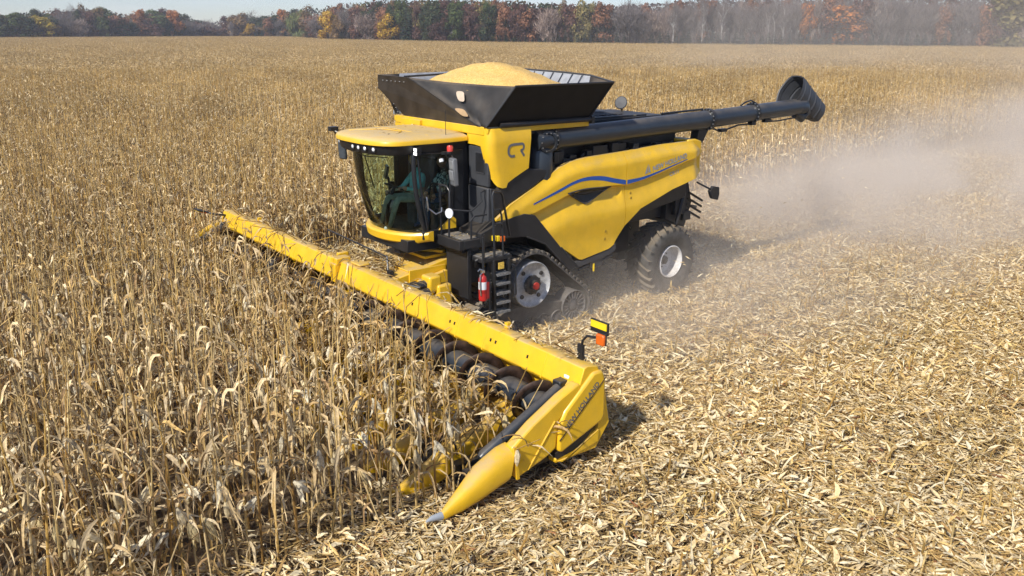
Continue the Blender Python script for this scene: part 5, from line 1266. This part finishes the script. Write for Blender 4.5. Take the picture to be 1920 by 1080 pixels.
def tree_mesh(kind, rr, white=False):
    """unit tree: 10 m high, crown to about 3.4 m radius"""
    T, C = MB(), MB(); pal = [tuple(x * 1.3 for x in q) for q in TREEC[kind]]; ends = []
    bc = (.62, .60, .56) if white else rr.choice(BARK)
    if kind in ('spruce', 'blue', 'pine'):
        T.tube([(0, 0, 0), (.05, 0, 5), (0, 0, 9.9)], [.16, .1, .02], 6, 0, False, bc)
        lv = 30 if kind != 'pine' else 20
        for i in range(lv):
            f = i / lv; z = .35 + 9.4 * f + rr.gauss(0, .08); Rr_ = (3.0 if kind != 'pine' else 2.6) * ((1 - f) ** .85) * rr.uniform(.8, 1.12) * (1 if kind != 'pine' else rr.choice((.7, 1, 1.25))) + .12
            for k in range(int(8 + 14 * (1 - f))):
                a = rr.uniform(0, 6.28); L = Rr_ * rr.uniform(.7, 1.08); dz = rr.uniform(-.30, .06); c_ = tintc(rr.choice(pal), rr, .7, 1.3)
                e = Vector((math.cos(a), math.sin(a), 0)); s = Vector((-math.sin(a), math.cos(a), 0)); w = .16 + .13 * L
                p = Vector((0, 0, z)); q = p + e * L + Vector((0, 0, dz * L))
                C.add([p + e * L * .15, p.lerp(q, .55) - s * w + Vector((0, 0, -.1)), q, p.lerp(q, .6) + s * w + Vector((0, 0, rr.uniform(-.2, .1)))], [(0, 1, 2, 3)], 0, c_)
        return T, C
    bareish = kind in ('bare', 'pink'); spread = .8 if not bareish else .62
    hfork = rr.uniform(1.6, 2.8) if not white else rr.uniform(4, 5.5); lean = Vector((rr.gauss(0, .05), rr.gauss(0, .05), 1))
    T.tube([(0, 0, 0), lean * hfork * .5, lean * hfork, lean * (6.5 if bareish else 5)], [.22, .18, .15, .07], 7, 0, False, bc)
    for k in range(6):
        a = 6.28 * k / 6 + rr.gauss(0, .3); limb(T, lean * rr.uniform(hfork * .8, hfork * 1.5), Vector((math.cos(a) * spread, math.sin(a) * spread, rr.uniform(.6, 1.3))), rr.uniform(2.4, 3.6), .085, rr, 1 if not bareish else 2, ends, bc)
    if bareish:
        ends += [(Vector((rr.gauss(0, 1.1), rr.gauss(0, 1.1), rr.uniform(1, 7.5))), Vector((rr.gauss(0, .5), rr.gauss(0, .5), 1)), 1) for _ in range(46)]
        for p, d_, L in ends:
            for k in range(13 if kind == 'bare' else 14):
                c_ = tintc(rr.choice(pal), rr, .7, 1.25); v = (d_ * .6 + Vector((rr.gauss(0, .55), rr.gauss(0, .55), rr.uniform(.1, .9)))).normalized(); s = v.cross(Vector((rr.gauss(0, 1), rr.gauss(0, 1), rr.gauss(0, 1)))).normalized()
                q = p + Vector((rr.gauss(0, .45), rr.gauss(0, .45), rr.gauss(0, .45))); Lt = rr.uniform(.7, 1.6); w = rr.uniform(.022, .05) if kind == 'bare' else rr.uniform(.04, .09)
                C.add([q - s * w, q + s * w, q + v * Lt + s * w * .3, q + v * Lt - s * w * .3], [(0, 1, 2, 3)], 0, c_)
        return T, C
    lobes = [(Vector((0, 0, 6.4)), 2.5)]
    for k in range(16):
        a = rr.uniform(0, 6.28); z = rr.uniform(1.3, 8.9); rad = (2.5 - .28 * abs(z - 4.8)) * rr.uniform(.55, 1.05); lobes.append((Vector((math.cos(a) * rad, math.sin(a) * rad, z)), rr.uniform(.85, 1.6) * (1 - .05 * max(0, z - 6))))
    for cpos, rad in lobes:
        base = rr.uniform(.75, 1.2)
        for k in range(int(95 * rad ** 1.6)):
            n = Vector((rr.gauss(0, 1), rr.gauss(0, 1), rr.gauss(0, 1))).normalized(); p = cpos + n * rad * rr.uniform(.55, 1.08); p.z = max(.4, p.z)
            c_ = tintc(rr.choice(pal), rr, .7 * base, 1.3 * base); s = n.cross(Vector((rr.gauss(0, 1), rr.gauss(0, 1), rr.gauss(0, 1)))).normalized(); t = (n.cross(s) + n * rr.gauss(0, .5)).normalized(); w = rr.uniform(.14, .30)
            if kind == 'willow': t = Vector((rr.gauss(0, .12), rr.gauss(0, .12), -1)); C.add([p - s * w * .5, p + s * w * .5, p + t * w * 3.6 + s * w * .2, p + t * w * 3.6 - s * w * .2], [(0, 1, 2, 3)], 0, c_)
            else: C.add([p - s * w, p - t * w * .8, p + s * w, p + t * w], [(0, 1, 2, 3)], 0, c_)
    return T, C
rr = random.Random(23)
TM = {}
def tree_kind(kind, i, white=False):
    key = (kind, i, white)
    if key not in TM:
        T, C = tree_mesh(kind, random.Random(hash(kind) % 1000 * 0 + sum(map(ord, kind)) * 7 + i + 100 * white), white)
        TM[key] = (T.mesh("trunk", [BARKM], None, False), C.mesh("crown", [CROWNM], None, False))
    return TM[key]
def edge_at(px):                    # field edge along the sight line of a photo column
    d = cam_ray(px, 70); k = d.x / d.y; y = 300
    for _ in range(40): y = y * .5 + .5 * edge_y(k * y)
    return y
NAMES = {'green': "broadleaf_tree", 'dark': "broadleaf_tree", 'willow': "willow_tree", 'gold': "maple_tree", 'yellow': "maple_tree", 'orange': "maple_tree", 'rust': "oak_tree", 'maroon': "oak_tree", 'brown': "oak_tree", 'bare': "bare_tree", 'pink': "bare_tree", 'spruce': "spruce_tree", 'blue': "spruce_tree", 'pine': "pine_tree", 'olive': "broadleaf_tree"}
def tree(px, back, top, wpx, kind, label, group=None, white=False, base=None):
    Y = edge_at(px) + back; g = sight(px, 70, Y); H = sight(px, top, Y).z
    H = max(1.2, H); wid = wpx * Y / CAM_F
    T, C = tree_kind(kind, rr.randrange(2), white)
    t = empty(NAMES[kind], (g.x, g.y, 0), rr.uniform(0, 6.28)); s = wid / (5.4 if kind in ('spruce', 'blue', 'pine') else 6.4); t.scale = (s, s, H / 9.6)
    tag(t, label, "tree", group)
    for nm, me in (("trunk", T), ("crown", C)):
        o = bpy.data.objects.new(nm, me); col.objects.link(o); o.parent = t
# front trees, one by one: column, depth behind the edge, top row, width, kind, label
FRONT = [
 (4, 12, 22, 34, 'rust', "rust red tree cut by the left edge of the treeline"), (32, 6, 24, 62, 'green', "wide green tree left of the yellow maple"), (82, 4, 27, 46, 'yellow', "greenish yellow maple with a round crown at left"),
 (101, 1, 43, 32, 'brown', "low brown bush in front of the greenish yellow maple"), (105, 0, 53, 16, 'spruce', "tiny dark spruce at the foot of the greenish yellow maple"), (122, 8, 21, 30, 'bare', "grey bare tree right of the greenish yellow maple"),
 (148, 4, 33, 38, 'pink', "pinkish leafless tree between grey tree and orange brown tree"), (180, 12, 15, 48, 'brown', "tall orange brown tree rising above its neighbours at left"), (196, 3, 31, 30, 'green', "small green tree below the tall orange brown tree"),
 (232, 4, 24, 46, 'pine', "dark pine with layered branches at left"), (263, 14, 15, 32, 'orange', "orange topped tree right of the layered pine"), (297, 8, 18, 54, 'green', "broad green tree right of the orange topped tree"),
 (287, 1, 44, 46, 'maroon', "low maroon tree in front of the broad green tree"), (326, 6, 18, 34, 'orange', "pale orange tree at the edge of the gap in the trees"), (314, 3, 34, 22, 'dark', "narrow dark tree under the pale orange tree"),
 (434, -2, 37, 10, 'bare', "thin white birch snag standing right of the gap"), (449, 6, 25, 46, 'brown', "light brown tree right of the birch snag"), (470, 2, 44, 26, 'gold', "small golden bush under the light brown tree"),
 (492, 0, 56, 14, 'blue', "small blue spruce beside the golden bush"), (480, 1, 55, 13, 'spruce', "tiny dark spruce right below the light brown tree"), (504, 6, 32, 26, 'rust', "rust coloured tree left of the dark gap"), (516, 9, 26, 22, 'dark', "narrow dark tree beside the rust coloured tree"),
 (535, 10, 15, 34, 'orange', "orange tree left of the willow"), (566, 4, 17, 58, 'willow', "drooping green willow left of the golden maple"), (536, -1, 54, 17, 'spruce', "dark little spruce at the left foot of the willow"), (559, -1, 56, 17, 'spruce', "dark little spruce at the middle foot of the willow"), (578, -2, 58, 15, 'spruce', "dark little spruce at the right foot of the willow"),
 (616, 2, 20, 46, 'gold', "bright golden maple right of the willow"), (637, 0, 34, 30, 'brown', "brown tree against the right side of the golden maple"), (640, -1, 57, 18, 'spruce', "dark little spruce right below the golden maple"), (653, 8, 10, 30, 'bare', "grey bare tree right of the golden maple"),
 (673, 16, 2, 40, 'rust', "tall rust tree behind the pinkish grey tree"), (692, 1, 17, 52, 'pink', "pinkish grey leafless tree with a rounded crown"), (727, 3, 23, 42, 'gold', "golden green tree right of the pinkish grey tree"), (745, 14, 0, 40, 'brown', "tall light brown tree behind the golden green tree"),
 (763, 2, 15, 40, 'pine', "green pine with wide flat branches"), (790, 10, 4, 36, 'olive', "olive tree between pine and big dark oak"), (822, 3, -4, 58, 'dark', "big dark green oak left of the grain heap"), (824, 0, 34, 44, 'maroon', "maroon tree under the big dark green oak"), (856, 3, 4, 44, 'green', "deep green tree above the grain heap"),
 (886, 6, 2, 44, 'maroon', "dark maroon tree right above the grain heap"), (918, 4, 8, 48, 'dark', "dark olive tree right of the grain heap"), (944, 6, -2, 34, 'rust', "rust brown tree above the row of young spruces"), (972, 5, 2, 40, 'maroon', "dull maroon tree left of the white trunked tree"),
 (1026, 2, 10, 40, 'pink', "pale tree with many white branches"), (1062, 5, 2, 40, 'maroon', "deep maroon tree right of the pale branched tree"), (1092, 5, -2, 44, 'olive', "olive brown tree in the middle of the treeline"), (1130, 4, 4, 46, 'rust', "rust red oak right of the olive brown tree"),
 (1175, 6, 4, 56, 'bare', "grey bare tree right of the rust red oak"), (1512, 8, 4, 36, 'orange', "bright orange red tree among the grey trees at right"), (1585, 7, 6, 86, 'orange', "broad orange maple behind drifting dust at right"),
 (1888, -14, -24, 96, 'olive', "olive yellow tree at the right edge nearest the field"),
]
for f in FRONT: tree(f[0], f[1], f[2], f[3], f[4], f[5])
for px, top in ((1262, 22), (1316, 8), (1352, 14), (1440, 22), (1452, 10), (1468, 24)): tree(px, 1, top, 22, 'bare', "slim birch with a white trunk among grey trees", "white trunked birches in the right half of the treeline", white=True)
x = 893
while x < 1180:       # low dark spruces
    if not 960 < x < 1045: tree(x, -3 + rr.uniform(-1, 1), 61 + rr.uniform(-4, 3), rr.uniform(15, 20), 'spruce', "low dark spruce planted along the middle of the field edge", "young dark spruces along the field edge")
    else: tree(x, -3, 66 + rr.uniform(-3, 2), 10, 'spruce', "low dark spruce planted along the middle of the field edge", "young dark spruces along the field edge")
    x += rr.uniform(10, 15)
x = 1222
while x < 1800:
    k = 'blue' if x > 1335 and rr.random() < .7 else 'spruce'
    tree(x, -3 + rr.uniform(-1, 1), 60 + rr.uniform(-5, 3), rr.uniform(18, 26), k, "bluish young spruce in front of the grey trees at right" if k == 'blue' else "dark green young spruce in front of the grey trees at right", "young bluish spruces at right" if k == 'blue' else "young dark green spruces at right"); x += rr.uniform(11, 21)
SKYL = [(0, 24), (60, 20), (100, 17), (180, 14), (240, 22), (300, 17), (340, 22), (352, 33), (428, 36), (440, 27), (500, 30), (530, 17), (600, 13), (660, 3), (720, -2), (880, -6), (960, -2), (1010, 2), (1140, 6), (1200, 5), (1250, 1), (1300, -5), (1950, -14)]
WOOD = ["tree of the mixed wood behind the field edge"]
def wood_kind(px):
    if px < 345: return rr.choice(('green', 'rust', 'brown', 'dark', 'bare', 'maroon'))
    if px < 435: return rr.choice(('bare', 'maroon', 'dark', 'bare'))
    if px < 660: return rr.choice(('rust', 'brown', 'bare', 'dark', 'green'))
    if px < 1150: return rr.choice(('dark', 'maroon', 'rust', 'green', 'brown', 'olive', 'dark', 'maroon'))
    return rr.choice(('bare', 'bare', 'bare', 'bare', 'pink', 'bare', 'rust', 'maroon', 'bare'))
WL = {'green': "green tree", 'dark': "dark green tree", 'rust': "rust brown tree", 'brown': "light brown tree", 'bare': "grey leafless tree", 'maroon': "maroon tree", 'olive': "olive tree", 'pink': "pale leafless tree"}
for back, step, drop in ((10, 17, 7), (24, 19, 0)):
    x = -170 + back * .3
    while x < 2110:
        k = wood_kind(x); tree(x, back + rr.uniform(-3, 3), lerp_tab(SKYL, x) + drop + rr.choice((-6, -3, 0, 2, 5, 9)), rr.uniform(24, 52), k, WL[k] + " in the wood behind the front row of the treeline", WL[k] + "s of the wood behind the treeline"); x += step * rr.uniform(.7, 1.3)
# deep wood that reads as one mass
T, C = MB(), MB(); x = -400
while x < 2350:
    Y = edge_at(x) + rr.uniform(34, 60); g = sight(x, 70, Y); Hh = max(5, sight(x, lerp_tab(SKYL, x) + rr.uniform(2, 10), Y).z); pal = TREEC[wood_kind(x)]
    for k in range(110):
        p = Vector((g.x + rr.gauss(0, 2.2), g.y + rr.gauss(0, 2), rr.uniform(.02, 1) * Hh)); w = rr.uniform(.35, .8); n = Vector((rr.gauss(0, 1), rr.gauss(0, 1), rr.gauss(0, 1))).normalized(); s = n.cross(Vector((0, .3, 1))).normalized(); t = n.cross(s)
        C.add([p - s * w, p - t * w * .8, p + s * w, p + t * w], [(0, 1, 2, 3)], 0, tintc(rr.choice(pal), rr, .6, 1.1))
    x += 5
o = link("far_wood", C.mesh("far_wood", [CROWNM], None, False)); tag(o, kind="stuff")

# ================================================================== DUST
def dust(name, size, loc, rz, build):
    m = bpy.data.materials.new(name); m.use_nodes = True; nt = m.node_tree; nt.nodes.clear()
    out = nt.nodes.new("ShaderNodeOutputMaterial"); pv = nt.nodes.new("ShaderNodeVolumePrincipled"); nt.links.new(pv.outputs[0], out.inputs['Volume'])
    pv.inputs['Color'].default_value = (.84, .77, .69, 1); pv.inputs['Anisotropy'].default_value = -.05
    tc = nt.nodes.new("ShaderNodeTexCoord"); sp = nt.nodes.new("ShaderNodeSeparateXYZ"); nt.links.new(tc.outputs['Object'], sp.inputs[0])
    nt.links.new(build(nt, tc.outputs['Object'], *sp.outputs[:3]), pv.inputs['Density'])
    b_ = MB(); b_.box((0, 0, size[2] / 2), size); o = b_.build(name, m, None, smooth=None); o.location = loc; o.rotation_euler = (0, 0, rz); tag(o, kind="stuff")
    return o
def dens_trail(nt, vec, x, y, z):
    # box centre at u=-22: local x from -25 (rear) to 25 (front)
    back = math_n(nt, 'SUBTRACT', 21, x)                                   # metres behind u = -1
    H = math_n(nt, 'ADD', math_n(nt, 'MULTIPLY', math_n(nt, 'MAXIMUM', back, 0), .085), 2.0)
    f = math_n(nt, 'POWER', math_n(nt, 'SUBTRACT', 1, math_n(nt, 'DIVIDE', z, H), True), 2.4)
    yc = math_n(nt, 'ABSOLUTE', math_n(nt, 'SUBTRACT', y, math_n(nt, 'ADD', math_n(nt, 'MULTIPLY', back, -.06), 1.2)))
    wd = math_n(nt, 'ADD', math_n(nt, 'MULTIPLY', math_n(nt, 'MAXIMUM', back, 0), .12), 6.0)
    g = maprange(nt, math_n(nt, 'DIVIDE', yc, wd), .35, 1, 1, 0)
    st = maprange(nt, back, -4.0, 3, .2, 1); en = maprange(nt, x, -25, -19, 0, 1); fr = maprange(nt, x, 25, 21, 0, 1)
    n1 = maprange(nt, noise(nt, .16, 4, .6, vec), .36, .68, .25, 1.5); n2 = maprange(nt, noise(nt, .7, 3, .6, vec), .3, .7, .6, 1.4)
    d_ = math_n(nt, 'MULTIPLY', f, g)
    for q in (st, en, fr, n1, n2): d_ = math_n(nt, 'MULTIPLY', d_, q)
    return math_n(nt, 'MULTIPLY', d_, .46)
dust("dust_cloud", (50, 30, 6.5), veh(-22, 0, .02), VYAW, dens_trail)
def dens_plume(nt, vec, x, y, z):
    r = math_n(nt, 'SQRT', math_n(nt, 'ADD', math_n(nt, 'ADD', math_n(nt, 'POWER', math_n(nt, 'DIVIDE', x, 62), 2), math_n(nt, 'POWER', math_n(nt, 'DIVIDE', y, 62), 2)), math_n(nt, 'POWER', math_n(nt, 'DIVIDE', z, 20), 2)))
    return math_n(nt, 'MULTIPLY', math_n(nt, 'MULTIPLY', maprange(nt, r, .2, 1, 1, 0), maprange(nt, noise(nt, .035, 4, .6, vec), .35, .7, .2, 1.6)), .0085)
pl = sight(1850, 70, 105)
dust("dust_plume", (124, 124, 22), (pl.x, pl.y, .03), R(20), dens_plume)

# ================================================================== HAZE
hz = bpy.data.materials.new("thin haze"); hz.use_nodes = True; hn = hz.node_tree; hn.nodes.clear()
ho_ = hn.nodes.new("ShaderNodeOutputMaterial"); hv = hn.nodes.new("ShaderNodeVolumePrincipled"); hn.links.new(hv.outputs[0], ho_.inputs['Volume'])
hv.inputs['Color'].default_value = (.86, .91, 1, 1); hv.inputs['Density'].default_value = .00030; hv.inputs['Anisotropy'].default_value = .2
hm = MB(); hm.bb((-900, -80, -1), (900, 900, 34)); tag(hm.build("haze", hz, None, smooth=None), kind="stuff")
